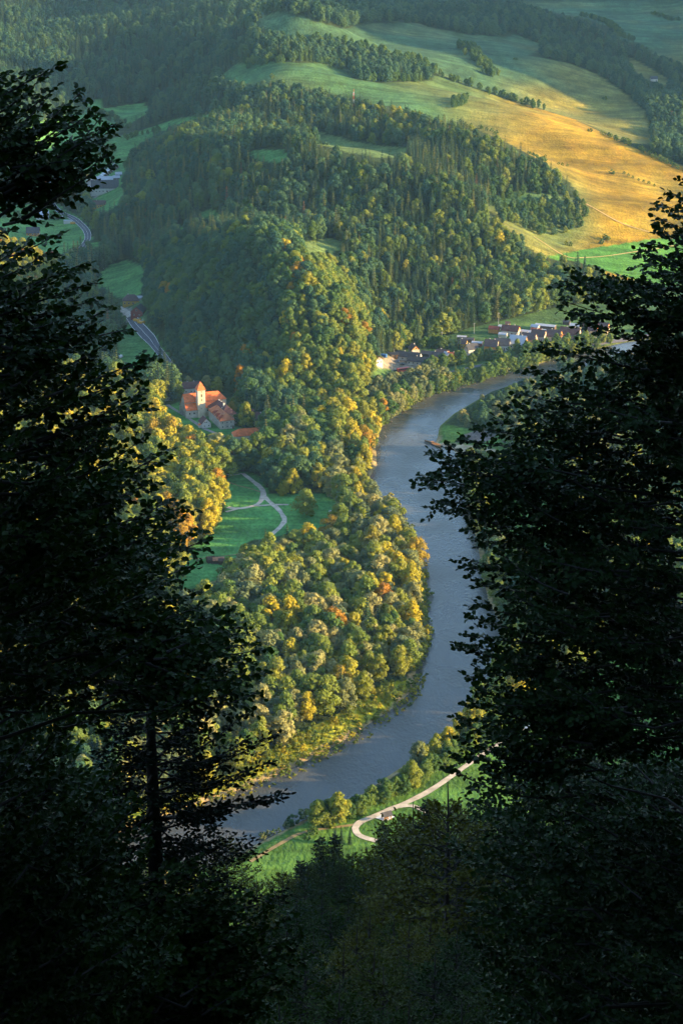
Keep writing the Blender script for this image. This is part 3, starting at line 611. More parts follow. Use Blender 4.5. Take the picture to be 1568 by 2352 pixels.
row([(1430,400),(1500,428)], 7, 'shrub', [0], 3, 4.5, 'hedge', 1); row([(1280,378),(1300,382)], 6, 'shrub', [0], 3, 4, 'hedge', 1)
row([(1060,285),(1120,300),(1140,310)], 7, 'shrub', [0], 4, 5, 'hedge', 2); row([(1215,355),(1250,362)], 7, 'shrub', [0], 3, 4, 'hedge', 1)
for p in ((1351,302),(1385,228),(1378,560),(1405,400),(1390,551),(1300,563),(1180,137),(625,178),(745,215)): row([p, (p[0] + 5, p[1] + 1)], 6, 'shrub', [0, 1], 3, 6, 'hedge', 1)
row([(300,318),(330,310),(362,302)], 6, 'broadleaf_tree', [0], 6, 9, 'hedge', 4, 2); row([(220,350),(260,350)], 6, 'broadleaf_tree', [0], 7, 10, 'hedge', 5, 3); row([(200,248),(170,256),(145,262)], 7, 'shrub', [0], 5, 7, 'hedge', 2, 2)
row([(160,255),(230,262),(290,296)], 8, 'broadleaf_tree', [0, 1], 6, 9, 'hedge', 4, 2)
row([(0,498),(30,500),(60,499),(105,502),(145,503)], 6, 'shrub', [0], 5, 7, 'hedge', 2, 2); row([(70,492),(82,496)], 5, 'broadleaf_tree', [0], 9, 13, 'hedge', 2, 1); row([(150,498),(155,498)], 5, 'spruce_tree', [0], 7, 8, 'hedge', 1, 1)
row([(640,1122),(655,1120),(640,1135),(660,1135)], 4, 'broadleaf_tree', [6, 7, 9], 9, 12, 'parktree', 2, 1)
# village greenery
for _ in range(110):
    a = rng.uniform(870, 1500); b_ = 888 - (a - 870) * .21 - rng.uniform(8, 95) * (1 if a > 1000 else .5)
    p = at(a, b_)[0]
    if in_poly(np.array([a]), np.array([b_]), FIELD['village'][0])[0] and not in_poly(np.array([a]), np.array([b_]), [(864,846),(870,825),(890,815),(990,838),(1020,856),(945,866)])[0]:
        put(p[0], p[1], rng.uniform(3, 7), 'shrub', int(rng.integers(4)), 'village')
row([(985,850),(1020,846),(1060,838),(1100,828),(1150,822),(1200,812),(1260,805),(1320,795),(1400,785)], 7, 'broadleaf_tree', [0, 1, 2, 4, 5], 8, 13, 'villagebank', 2.5, 2)
row([(900,955),(925,935),(947,920),(990,903),(1033,889),(1090,871),(1148,854),(1200,839),(1263,821),(1350,800)], 6.5, 'broadleaf_tree', [0, 1, 2, 4, 5], 10, 15, 'villagebank', 2.5, 2)
row([(885,975),(915,950),(960,918),(1033,897),(1148,862),(1263,828),(1350,806)], 5, 'shrub', [0, 1, 3], 4, 7, 'villagebank', 1.5, 1)
row([(900,950),(930,925),(965,905),(1010,885)], 8, 'willow_tree', [0, 1, 2], 12, 17, 'villagebank', 3, 2)
row([(855,925),(872,905),(905,890),(950,875),(985,860)], 7, 'willow_tree', [0, 1, 2], 9, 13, 'villagebank', 3, 2)
row([(850,960),(862,935),(890,915),(950,892),(1000,875)], 6, 'willow_tree', [0, 1, 2], 6, 9, 'villagebank', 2, 1)
row([(1040,812),(1050,792)], 6, 'spruce_tree', [0, 1], 9, 14, 'village', 3, 2)
row([(1000,800),(1020,798),(975,802)], 6, 'broadleaf_tree', [0, 1], 9, 12, 'village', 3, 2)
# near river bank below the viewer: bushes growing in size to the right
def rrow(pts, **k): row(rb(pts), **k)
rrow([(60,725),(120,700),(200,668),(240,640)], sp=6, kind='shrub', prs=[0, 3], h0=2.5, h1=4.5, zone='nearbank', spread=1.2)
rrow([(230,650),(300,610),(390,590),(470,575)], sp=5, kind='shrub', prs=[0, 3, 1], h0=4, h1=7, zone='nearbank', spread=1.8)
rrow([(430,625),(432,620)], sp=6, kind='broadleaf_tree', prs=[4], h0=13, h1=13, zone='nearbank', spread=.2)
rrow([(550,620),(552,618)], sp=6, kind='broadleaf_tree', prs=[6], h0=16, h1=17, zone='nearbank', spread=.2)
rrow([(500,590),(590,590),(660,560),(730,545),(800,505),(860,480),(930,440),(990,400),(1060,370),(1120,320),(1200,270),(1290,200),(1400,130),(1560,30)], sp=4.2, kind='broadleaf_tree', prs=[0, 1, 2, 0, 4], h0=8, h1=12, zone='nearbank', spread=1.6, n=2)
rrow([(500,560),(700,520),(860,440),(1000,340),(1150,240),(1300,110)], sp=5, kind='shrub', prs=[0, 1], h0=4, h1=6, zone='nearbank', spread=2)
rrow([(1010,400),(1012,398)], sp=6, kind='broadleaf_tree', prs=[6], h0=15, h1=16, zone='nearbank', spread=.2)
rrow([(1120,260),(1180,220),(1250,150),(1330,80)], sp=7, kind='broadleaf_tree', prs=[6, 7, 4], h0=10, h1=14, zone='nearbank', spread=3)
rrow([(340,700),(380,690)], sp=6, kind='shrub', prs=[0], h0=4, h1=5, zone='nearbank', spread=2); rrow([(510,650),(515,640)], sp=6, kind='shrub', prs=[1], h0=4, h1=4.5, zone='nearbank', spread=1)
rrow([(520,735),(560,745),(620,745)], sp=7, kind='spruce_tree', prs=[0, 1], h0=8, h1=11, zone='nearbank', spread=2)
# scrub belt on the inner bend; its gold shrubs stand in for sun glow
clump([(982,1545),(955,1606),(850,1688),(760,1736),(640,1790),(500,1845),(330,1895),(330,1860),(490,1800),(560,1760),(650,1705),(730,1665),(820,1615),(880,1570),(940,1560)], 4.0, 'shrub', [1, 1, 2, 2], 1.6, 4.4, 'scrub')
row([(968,1320),(974,1400),(970,1480),(955,1545)], 4, 'shrub', [1, 2, 2], 4, 7, 'wood', 2, 2)
row([(890,1150),(922,1200),(948,1260),(960,1310)], 5, 'shrub', [1, 2, 3], 3, 6, 'wood', 2, 2)
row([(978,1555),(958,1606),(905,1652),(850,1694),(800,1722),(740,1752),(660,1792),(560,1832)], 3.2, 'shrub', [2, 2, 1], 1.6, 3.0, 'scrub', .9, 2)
# gardens of the monastery and solitary park trees
for (u_, v_, h_, w_, kd, pr) in [(702,1183,19,1.35,'broadleaf_tree',4),(350,926,16,1.1,'broadleaf_tree',4),(366,930,17,1.1,'broadleaf_tree',5),(383,916,15,1.0,'broadleaf_tree',4),(407,914,16,1.0,'broadleaf_tree',3),(396,890,13,1.0,'broadleaf_tree',13),(372,862,14,1.0,'broadleaf_tree',13),(380,872,14,1.1,'broadleaf_tree',12),(388,884,13,1.0,'broadleaf_tree',14),(404,888,13,1.0,'broadleaf_tree',13),(455,893,14,1.0,'broadleaf_tree',12),(474,897,13,1.0,'willow_tree',2),(545,940,13,1.0,'broadleaf_tree',3),(566,984,21,1.0,'broadleaf_tree',4),(556,980,19,1.0,'broadleaf_tree',0),(628,1018,14,1.0,'broadleaf_tree',5),(645,1020,13,1.1,'willow_tree',0),(573,985,15,.9,'broadleaf_tree',2),(598,1000,16,.7,'broadleaf_tree',8),(617,1010,15,.8,'broadleaf_tree',5),(532,955,12,.9,'broadleaf_tree',9),(500,900,13,1.0,'broadleaf_tree',4),(432,895,12,.9,'willow_tree',1)]:
    p = at(u_, v_)[0]; put(p[0], p[1], h_, kd, pr, 'garden', w_)
TX = np.array([t_[0] for t_ in TREES]); TY = np.array([t_[1] for t_ in TREES]); TH = np.array([t_[2] for t_ in TREES]); TZ = H(TX, TY)
TU, TV = project(np.stack([TX, TY, TZ + TH * .6], -1))
# which of them the viewer can see: march the line of sight to each crown over the ground
vis = (TU > -10) & (TU < 1578) & (TV > -10) & (TV < 2362)
tt = np.linspace(.35, .985, 90)[None]
losz = CAMZ + (TZ + TH * .75 - CAMZ)[:, None] * tt; cl = losz - H(TX[:, None] * tt, TY[:, None] * tt) - 9 * (tt < .97)
vis &= (cl > 0).all(1)
# the picture's dark frame of near branches hides the sides
HIDE = [[(0,600),(200,620),(340,820),(380,1040),(440,1240),(500,1400),(560,1500),(600,1700),(500,1900),(560,2352),(0,2352)], [(1568,560),(1480,640),(1300,700),(1290,800),(1200,900),(1120,1000),(1100,1060),(1130,1300),(1120,1500),(1080,1700),(1000,1800),(1000,2352),(1568,2352)]]
front = vis.copy()
for hp in HIDE: front &= ~in_poly(TU, TV, hp)
size = TH / np.hypot(TY, CAMZ) * np.where(front, 1, .15) * vis
ZW = {'wood': 'in the wood inside the river bend', 'fronthill': 'on the rounded wooded hill behind the monastery', 'goldpoint': 'on the wooded point where the river turns', 'goldwest': 'at the golden edge of the wood beside the park meadow',
      'island': 'on the low wooded far bank opposite the village', 'far': 'on the shaded mountainside at the top', 'hill': 'on the long wooded ridge above the village', 'valley': 'between the monastery and the park meadow',
      'hedge': 'in a hedgerow across the open slopes', 'spinney': 'in a spinney on the open slope', 'parktree': 'of the pair beside the forking park path', 'village': 'among the village houses', 'villagebank': 'on the river bank below the village',
      'nearbank': 'between the river and the pale gravel path', 'scrub': 'in the sunlit scrub strip along the inner river bank', 'garden': 'beside the monastery buildings'}
CATS = {'broadleaf_tree': 'tree', 'willow_tree': 'tree', 'spruce_tree': 'conifer', 'shrub': 'shrub'}
NOUN = {'broadleaf_tree': 'round-crowned broadleaf tree', 'willow_tree': 'bushy willow', 'spruce_tree': 'pointed spruce', 'shrub': 'low shrub'}
SRC = {}
def place_tree(kind, i):
    x, y, h, _, pr, zone, w, a = TREES[i]; cm, tm, cw = PROTO[kind][pr]
    o = empty(kind, (x, y, float(TZ[i]) - .2), a); o.scale = (h * w, h * w, h)
    c = link('crown' if kind != 'shrub' else 'foliage', cm, o)
    if tm is not None: link('trunk', (BTP if (pr in (4, 6) and zone == 'nearbank' and h > 12) else tm), o)
    tag(o, f"{cw} {NOUN[kind]} {ZW[zone]}", CATS[kind], f"{cw} {kind.replace('_', ' ')}s {ZW[zone]}")
    SRC.setdefault((kind, pr), c); return o
for kind in PROTO:
    ids = np.array([i for i, t_ in enumerate(TREES) if t_[3] == kind]); order = ids[np.argsort(-size[ids])]
    single = order[:295]; rest = set(ids.tolist()) - set(single.tolist())
    for i in single: place_tree(kind, int(i))
    for pr in sorted({TREES[i][4] for i in rest}):
        if (kind, pr) not in SRC:
            j = max((i for i in rest if TREES[i][4] == pr), key=lambda i: size[i]); place_tree(kind, j); rest.discard(j)
    rest = sorted(rest)
    me = bpy.data.meshes.new(kind + '_mass'); me.vertices.add(len(rest)); me.vertices.foreach_set('co', np.array([(TX[i], TY[i], TZ[i] - .2) for i in rest], np.float32).ravel())
    for nm, ty, arr in (('pr', 'INT', [TREES[i][4] for i in rest]), ('rot', 'FLOAT_VECTOR', [(0, 0, TREES[i][7]) for i in rest]), ('scl', 'FLOAT_VECTOR', [(TREES[i][2] * TREES[i][6], TREES[i][2] * TREES[i][6], TREES[i][2]) for i in rest])):
        at_r = me.attributes.new(nm, ty, 'POINT'); at_r.data.foreach_set('value' if ty == 'INT' else 'vector', np.array(arr).ravel().astype(np.int32 if ty == 'INT' else np.float32))
    o = link({'broadleaf_tree': 'broadleaf_forest', 'willow_tree': 'willow_woods', 'spruce_tree': 'spruce_forest', 'shrub': 'shrubbery'}[kind], me, kind='stuff',
             label={'broadleaf_tree': 'distant broadleaf forest covering the hills', 'willow_tree': 'pale willow woods along the river', 'spruce_tree': 'dark spruce forest mixed into the hillsides', 'shrub': 'low shrubbery along the river banks and slopes'}[kind], cat='forest' if kind != 'shrub' else 'shrubbery')
    ng = bpy.data.node_groups.new(kind + '_scatter', 'GeometryNodeTree'); ng.interface.new_socket('Geometry', in_out='INPUT', socket_type='NodeSocketGeometry'); ng.interface.new_socket('Geometry', in_out='OUTPUT', socket_type='NodeSocketGeometry')
    gi = ng.nodes.new('NodeGroupInput'); go = ng.nodes.new('NodeGroupOutput'); jn = ng.nodes.new('GeometryNodeJoinGeometry')
    def attr(nm, dt):
        a_ = ng.nodes.new('GeometryNodeInputNamedAttribute'); a_.data_type = dt; a_.inputs['Name'].default_value = nm; return a_
    ai = attr('pr', 'INT'); ar = attr('rot', 'FLOAT_VECTOR'); asc = attr('scl', 'FLOAT_VECTOR')
    for pr in sorted({TREES[i][4] for i in rest}):
        cmp = ng.nodes.new('FunctionNodeCompare'); cmp.data_type = 'INT'; cmp.operation = 'EQUAL'
        ia = [s for s in cmp.inputs if s.type == 'INT']; ng.links.new(ai.outputs['Attribute'], ia[0]); ia[1].default_value = pr
        oi_ = ng.nodes.new('GeometryNodeObjectInfo'); oi_.transform_space = 'ORIGINAL'; oi_.inputs['Object'].default_value = SRC[(kind, pr)]; oi_.inputs['As Instance'].default_value = True
        ip = ng.nodes.new('GeometryNodeInstanceOnPoints'); ng.links.new(gi.outputs[0], ip.inputs['Points']); ng.links.new(cmp.outputs[0], ip.inputs['Selection']); ng.links.new(oi_.outputs['Geometry'], ip.inputs['Instance'])
        ng.links.new(ar.outputs['Attribute'], ip.inputs['Rotation']); ng.links.new(asc.outputs['Attribute'], ip.inputs['Scale']); ng.links.new(ip.outputs[0], jn.inputs[0])
    ng.links.new(jn.outputs[0], go.inputs[0]); md = o.modifiers.new('scatter', 'NODES'); md.node_group = ng
    print(kind, len(ids), 'stuff', len(rest), 'visible', int(vis[ids].sum()))
#@@BUILDINGS
# ---------------------------------------------------------------- buildings
W_CREAM = mat('cream_render', (.50, .42, .29), .9, .1, (.5, .12)); W_STONE = mat('weathered_render', (.38, .35, .29), .9, .1, (.35, .2)); W_WHITE = mat('white_render', (.48, .46, .41), .9, .1, (.5, .08))
W_WOOD = mat('warm_timber', (.42, .19, .05), .8, .2, (1, .2)); W_DARKWOOD = mat('dark_timber', (.08, .055, .04), .85, .2, (1, .3)); W_OCHRE = mat('ochre_render', (.50, .30, .06), .9, .1); W_PINK = mat('pink_render', (.45, .27, .20), .9, .1); W_ORANGE = mat('orange_render', (.60, .24, .05), .9, .1); W_RED = mat('red_timber', (.20, .05, .04), .85, .2)
T_ORANGE = mat('orange_tiles', (.52, .13, .04), .8, .2, (.5, .28)); T_RED = mat('red_tiles', (.25, .06, .035), .8, .2, (.4, .2)); T_MAROON = mat('old_maroon_tiles', (.085, .042, .04), .85, .2, (.3, .25)); T_GREY = mat('grey_roofing', (.045, .045, .052), .8, .3, (.4, .2)); T_WHITE = mat('pale_metal_roofing', (.34, .36, .39), .45, .5, (.4, .08)); T_BROWN = mat('brown_roofing', (.09, .055, .05), .8, .3, (.4, .2)); T_RUST = mat('rusty_sheet', (.35, .16, .08), .8, .3, (1, .4))
M_GLASS = mat('window_glass', (.02, .025, .03), .15, .5); M_FRAME = mat('window_frame', (.6, .58, .52), .7, .3); M_DOOR = mat('door_wood', (.12, .06, .03), .7, .3); M_BLACK = mat('black_rubber', (.015, .015, .015), .8, .2)
def prism(mb, x0, x1, y0, y1, z0, zt, zr, m, hip0=0, hip1=0, drop=0):
    """solid under a ridge running along x; hips pull the ridge ends in"""
    ym = (y0 + y1) / 2
    v = [(x0, y0, z0), (x1, y0, z0), (x1, y1, z0), (x0, y1, z0), (x0, y0, zt), (x1, y0, zt), (x1, y1, zt), (x0, y1, zt), (x0 + hip0, ym, zr), (x1 - hip1, ym, zr)]
    mb.add(v, [(0, 3, 2, 1), (0, 1, 5, 4), (2, 3, 7, 6), (4, 5, 9, 8), (6, 7, 8, 9), (3, 0, 4, 8, 7), (1, 2, 6, 9, 5)], m)
def roof_shell(mb, x0, x1, y0, y1, zt, zr, m, hip0=0, hip1=0, over=.5, th=.22):
    ym = (y0 + y1) / 2; k = (zr - zt) / max(.1, ym - y0); e = over
    a, b = (x0 - (e if not hip0 else e)), (x1 + e); lo = zt - k * e + .12; hi = zr + .12
    if hip0 or hip1:
        v = [(a, y0 - e, lo), (b, y0 - e, lo), (b, y1 + e, lo), (a, y1 + e, lo), (x0 + hip0 if hip0 else a, ym, hi), (x1 - hip1 if hip1 else b, ym, hi)]
        v += [(p[0], p[1], p[2] + th) for p in v]
        f = [(0, 1, 5, 4), (2, 3, 4, 5), (3, 0, 4), (1, 2, 5)]
        mb.add(v, [tuple(reversed(q)) for q in f] + [tuple(i + 6 for i in q) for q in f] + [(0, 6, 7, 1)[::-1], (1, 7, 8, 2)[::-1], (2, 8, 9, 3)[::-1], (3, 9, 6, 0)[::-1]], m)
    else:
        for s in (0, 1):
            ye = y0 - e if s == 0 else y1 + e
            v = [(a, ye, lo), (b, ye, lo), (b, ym, hi), (a, ym, hi)]; v += [(p[0], p[1], p[2] + th) for p in v]
            f = [(3, 2, 1, 0), (4, 5, 6, 7), (0, 1, 5, 4), (1, 2, 6, 5), (2, 3, 7, 6), (3, 0, 4, 7)]
            mb.add(v, f if s == 0 else [tuple(reversed(q)) for q in f], m)
def window(parent, side, c, z, w, h, L=None, arched=False, frame=M_FRAME):
    """side: 'f' y=c0, 'b', 'l' x=c0, 'r'; c = (fixed coordinate, position along)"""
    mb = MB(); fx, p = c; s = {'f': -1, 'b': 1, 'l': -1, 'r': 1}[side]
    def bx(a0, a1, z0, z1, d0, d1, m):
        lo, hi = sorted((fx + s * d0, fx + s * d1))
        if side in 'fb': mb.box(a0, a1, lo, hi, z0, z1, m)
        else: mb.box(lo, hi, a0, a1, z0, z1, m)
    bx(p - w / 2, p + w / 2, z - h / 2, z + h / 2, -.1, .05, M_GLASS)
    if arched:
        seg = 6; pts = [(p + w / 2 * math.cos(math.pi * k / seg), z + h / 2 + w / 2 * math.sin(math.pi * k / seg)) for k in range(seg + 1)]
        a = fx + s * .05; mb.add([((q, a, zz) if side in 'fb' else (a, q, zz)) for q, zz in pts], [tuple(range(seg + 1))], M_GLASS)
    elif w > .7:
        t = .09
        bx(p - w / 2 - t, p + w / 2 + t, z - h / 2 - t, z - h / 2, 0, .1, frame); bx(p - w / 2 - t, p + w / 2 + t, z + h / 2, z + h / 2 + t, 0, .1, frame)
        bx(p - w / 2 - t, p - w / 2, z - h / 2, z + h / 2, 0, .1, frame); bx(p + w / 2, p + w / 2 + t, z - h / 2, z + h / 2, 0, .1, frame)
    return mb.build('window', parent)
def door(parent, side, c, w, h, m=M_DOOR):
    mb = MB(); fx, p = c; s = {'f': -1, 'b': 1, 'l': -1, 'r': 1}[side]; lo, hi = sorted((fx - s * .1, fx + s * .08))
    if side in 'fb': mb.box(p - w / 2, p + w / 2, lo, hi, -.3, h, m)
    else: mb.box(lo, hi, p - w / 2, p + w / 2, -.3, h, m)
    return mb.build('door', parent)
def chimney(parent, x, y, z0, z1, w=.6, m=W_WHITE):
    mb = MB(); mb.box(x - w / 2, x + w / 2, y - w / 2, y + w / 2, z0, z1, m); mb.box(x - w * .62, x + w * .62, y - w * .62, y + w * .62, z1, z1 + .18, T_MAROON); return mb.build('chimney', parent)
def house(label, u, v, ang, L, W, hw, hr, wall, roof, gable=None, hip=0, wins=True, name='house', cat='house', chim=1, group=None, balcony=False, pos=None, base=True, over=.5):
    p = at(u, v)[0] if pos is None else np.array([pos[0], pos[1], float(H(pos[0], pos[1]))])
    o = empty(name, (p[0], p[1], p[2] + .25), R(ang)); tag(o, label, cat, group)
    mb = MB(); prism(mb, -L / 2, L / 2, -W / 2, W / 2, -4, hw, hr, wall, hip, hip)
    if gable is not None and not hip:
        for s in (-1, 1):
            x = s * (L / 2 + .02); mb.add([(x, -W / 2, hw - .2), (x, W / 2, hw - .2), (x, W / 2, hw), (x, 0, hr), (x, -W / 2, hw)], [(0, 1, 2, 3, 4) if s > 0 else (4, 3, 2, 1, 0)], gable)
    mb.build('wall', o)
    rb_ = MB(); roof_shell(rb_, -L / 2, L / 2, -W / 2, W / 2, hw, hr, roof, hip, hip, over); r_ = rb_.build('roof', o)
    for k in range(chim): chimney(r_, (-.18 + .4 * k) * L, .9, hr - 1.5, hr + .9, .7)
    if wins:
        n_ = max(1, int(L / 3.6))
        for k in range(n_):
            x = -L / 2 + L * (k + .5) / n_
            for sd, yy in (('f', -W / 2), ('b', W / 2)):
                window(o, sd, (yy, x), min(1.6, hw * .55), 1.1, 1.2)
                if hw > 5: window(o, sd, (yy, x), 4.3, 1.0, 1.2)
        for sd, xx in (('r', L / 2), ('l', -L / 2)):
            for q in ((-W * .22, W * .22) if W > 5 else (0,)): window(o, sd, (xx, q), min(1.6, hw * .55), 1.1, 1.2)
            if hr - hw > 2.2 and not hip: window(o, sd, (xx, 0), hw + (hr - hw) * .3, 1.3, 1.3)
        door(o, 'f', (-W / 2, L * .03 + (L / 2 / n_)), 1.0, 2.1)
    if balcony:
        bb = MB()
        for sx in (1,):
            bb.box(sx * L / 2, sx * (L / 2 + 1.3), -W * .36, W * .36, hw - .1, hw + .08, W_WOOD); bb.box(L / 2 + 1.22, L / 2 + 1.3, -W * .36, W * .36, hw + .08, hw + 1.0, W_WOOD)
        bb.build('balcony', o)
    return o
# --- monastery: common frame, origin at the church's front left corner
MO = at(429.1, 960.7)[0]; MTH = R(19); mz = MO[2]
print('MON', MO)
def mloc(x, y): return (MO[0] + x * math.cos(MTH) - y * math.sin(MTH), MO[1] + x * math.sin(MTH) + y * math.cos(MTH))
def mroot(name, x, y, rot=0, **k):
    a, b_ = mloc(x, y); o = empty(name, (a, b_, mz + .2), MTH + R(rot)); return tag(o, **k)
ch = mroot('church', 0, 0, label='monastery church with steep orange tiled roof, side aisles and square tower', cat='church')
mb = MB()
# nave with lower aisles in cross-section: polygon extruded along x
def extrude(mb, prof, x0, x1, m, caps=True):
    n_ = len(prof); mb.add([(x0, y, z) for y, z in prof] + [(x1, y, z) for y, z in prof], [(i, (i + 1) % n_, n_ + (i + 1) % n_, n_ + i)[::-1] for i in range(n_)] + ([tuple(range(n_)), tuple(range(n_, 2 * n_))[::-1]] if caps else []), m)
extrude(mb, [(0, -5), (0, 6), (4.5, 10), (4.5, 11.4), (9.5, 16.5), (14.5, 11.4), (14.5, 10), (19, 6), (19, -5)], 0, 9.5, W_STONE)
extrude(mb, [(3, -5), (3, 7.4), (4.5, 10.2), (4.5, 11.4), (9.5, 16.5), (14.5, 11.4), (14.5, -5)], 9.5, 26, W_CREAM)
prism(mb, 26, 33.5, 4.5, 14.5, -5, 11.4, 16.5, W_CREAM, 0, 5)
mb.build('nave', ch)
rf = MB()
def slab(mb, p, q, x0, x1, m, th=.25):          # sloping roof plate between section points p (eave) and q (top)
    (y0, z0), (y1, z1) = p, q; v = [(x0, y0, z0), (x1, y0, z0), (x1, y1, z1), (x0, y1, z1)]; v += [(a, b, c + th) for a, b, c in v]
    f = [(3, 2, 1, 0), (4, 5, 6, 7), (0, 1, 5, 4), (1, 2, 6, 5), (2, 3, 7, 6), (3, 0, 4, 7)]; mb.add(v, f if y1 > y0 else [tuple(reversed(t)) for t in f], m)
slab(rf, (-.5, 5.7), (4.5, 10.15), -.4, 9, T_ORANGE); slab(rf, (19.5, 5.7), (14.5, 10.15), -.4, 9.5, T_ORANGE)
slab(rf, (3.9, 11.0), (9.5, 16.65), -.4, 27, T_ORANGE); slab(rf, (15.1, 11.0), (9.5, 16.65), -.4, 27, T_ORANGE)
slab(rf, (-.2, 6.6), (4.45, 10.5), 15, 25.8, T_ORANGE)
roof_shell(rf, 26.9, 33.5, 4.5, 14.5, 11.4, 16.5, T_ORANGE, 0.01, 5, .5)
rf.build('roof', ch)
mb = MB(); mb.box(15, 25.6, .3, 3, -5, 6.9, W_CREAM); mb.build('aisle_wall', ch)
tw = MB(); tw.box(9, 15, -1.5, 4.5, -5, 11.5, W_CREAM); tw.box(8.85, 15.15, -1.65, 4.65, 11.5, 11.9, W_STONE); tw.box(9.15, 14.85, -1.35, 4.35, 11.9, 21.3, W_CREAM)
for a, b_ in ((9.1, -1.4), (14.4, -1.4), (9.1, 3.9), (14.4, 3.9)): tw.box(a - .03, a + .53, b_ - .03, b_ + .53, 11.9, 21.3, W_WHITE)
tw.box(8.9, 15.1, -1.6, 4.6, 21.3, 21.7, W_WHITE); to = tw.build('tower', ch)
sp_ = MB(); sp_.add([(8.5, -2, 21.7), (15.5, -2, 21.7), (15.5, 5, 21.7), (8.5, 5, 21.7), (9.6, -.9, 24.2), (14.4, -.9, 24.2), (14.4, 3.9, 24.2), (9.6, 3.9, 24.2), (12, 1.5, 28.4)], [(0, 3, 2, 1), (0, 1, 5, 4), (1, 2, 6, 5), (2, 3, 7, 6), (3, 0, 4, 7), (4, 5, 8), (5, 6, 8), (6, 7, 8), (7, 4, 8)], T_ORANGE)
sp_.tube([(12, 1.5, 28.2), (12, 1.5, 29.6)], .08, M_BLACK, 5); sp_.build('spire', to)
for x, z, w, h in ((12, 17.3, .9, 1.9), (12, 13.7, .6, 1.6), (12, 20.3, .8, .5)): window(to, 'f', (-1.36, x), z, w, h, arched=True)
window(to, 'f', (-1.5, 11.6), 7, .5, .6, arched=True); window(to, 'l', (9.14, 1.5), 18, .7, 1.5, arched=True); window(to, 'r', (14.86, 1.5), 17.3, .9, 1.9, arched=True)
for x in (2.6, 6.2): window(ch, 'f', (0, x), 3.0, 1.1, .8, arched=True)
for x, z in ((17.2, 4.6), (21.4, 4.6), (21.3, 1.6)): window(ch, 'f', (.3, x), z, 1.0, 1.1, arched=False)
for y, z, h in ((9.5, 6.5, 6.5), (3.2, 3.4, 2.6), (15.6, 3.4, 2.6)): window(ch, 'l', (0, y), z, .8, h, arched=True)
door(ch, 'l', (0, 9.5), 1.5, 2.2)
bu = MB()
for y in (.2, 6.5, 12.5, 18.8): bu.box(-.8, 0, y - .4, y + .4, -5, 5, W_STONE)
bu.build('buttress', ch)
# cloister wings
wb_ = mroot('monastery_wing', 25.5, -12, 8, label='tall monastery wing with dark maroon hipped roof and row of chimneys', cat='monastery wing')
mb = MB(); prism(mb, -6, 6, -14, 14, -5, 7.8, 13.6, W_STONE); 
mb = MB(); pv_ = [(-6, -14), (6, -14), (6, 14), (-6, 14)]
mb.add([(x, y, -5) for x, y in pv_] + [(x, y, 7.8) for x, y in pv_] + [(0, -8, 13.4), (0, 8, 13.4)], [(3, 2, 1, 0), (0, 1, 5, 4), (1, 2, 6, 5), (2, 3, 7, 6), (3, 0, 4, 7), (4, 5, 8), (6, 7, 9), (5, 6, 9, 8), (7, 4, 8, 9)], W_STONE); mb.build('wall', wb_)
def hip_y(mb, w, l, zt, zr, hip, m, e=.5, th=.25):      # ridge along y
    lo = zt - .45; v = [(-w - e, -l - e, lo), (w + e, -l - e, lo), (w + e, l + e, lo), (-w - e, l + e, lo), (0, -l + hip, zr), (0, l - hip, zr)]; v += [(a, b, c + th) for a, b, c in v]
    f = [(0, 1, 4), (1, 2, 5, 4), (2, 3, 5), (3, 0, 4, 5)]
    mb.add(v, [tuple(reversed(q)) for q in f] + [tuple(i + 6 for i in q) for q in f] + [(0, 6, 7, 1)[::-1], (1, 7, 8, 2)[::-1], (2, 8, 9, 3)[::-1], (3, 9, 6, 0)[::-1]], m)
mb = MB(); hip_y(mb, 6, 14, 7.9, 13.6, 6, T_MAROON); r_ = mb.build('roof', wb_)
for y, w in ((7, .6), (3, .6), (-1, .6)): chimney(r_, .6, y, 12.2, 14.3, w)
chimney(r_, -1.2, -6, 11.5, 15.2, 1.2)
for k in range(6): window(wb_, 'l', (-6, -12 + k * 4.4), 5.5, 1, 1.3)
wc_ = mroot('monastery_wing', 22.1, -21.5, 0, label='low whitewashed monastery wing with orange brown roof and gabled dormers', cat='monastery wing')
mb = MB(); hw_, hl_ = 5.6, 16
mb.add([(x, y, -5) for x, y in ((-hw_, -hl_), (hw_, -hl_), (hw_, hl_), (-hw_, hl_))] + [(x, y, 7) for x, y in ((-hw_, -hl_), (hw_, -hl_), (hw_, hl_), (-hw_, hl_))] + [(0, -hl_ + 4, 10.9), (0, hl_ - 2, 10.9)], [(3, 2, 1, 0), (0, 1, 5, 4), (1, 2, 6, 5), (2, 3, 7, 6), (3, 0, 4, 7), (4, 5, 8), (6, 7, 9), (5, 6, 9, 8), (7, 4, 8, 9)], W_STONE); mb.build('wall', wc_)
mb = MB(); hip_y(mb, hw_, hl_, 7.1, 11.2, 4, mat('mixed_tiles', (.36, .13, .06), .85, .2, (.25, .4))); r_ = mb.build('roof', wc_)
for y in (-12.5, -5.5, 2): 
    mb = MB(); x0 = -hw_ - .1; mb.add([(x0, y - 1.7, 6.6), (x0, y + 1.7, 6.6), (x0, y, 9.8), (x0 + 4.3, y - 1.7, 6.6), (x0 + 4.3, y + 1.7, 6.6), (x0 + 4.3, y, 9.8)], [(0, 2, 1), (3, 4, 5)], W_STONE)
    mb.add([(x0 - .3, y - 2, 6.4), (x0 - .3, y, 10.1), (x0 + 4.3, y, 10.1), (x0 + 4.3, y - 2, 6.4), (x0 - .3, y + 2, 6.4), (x0 + 4.3, y + 2, 6.4)], [(0, 1, 2, 3)[::-1], (4, 5, 2, 1)[::-1]], T_RED); mb.build('dormer', r_)
chimney(r_, 1.5, 3, 9, 12, .7)
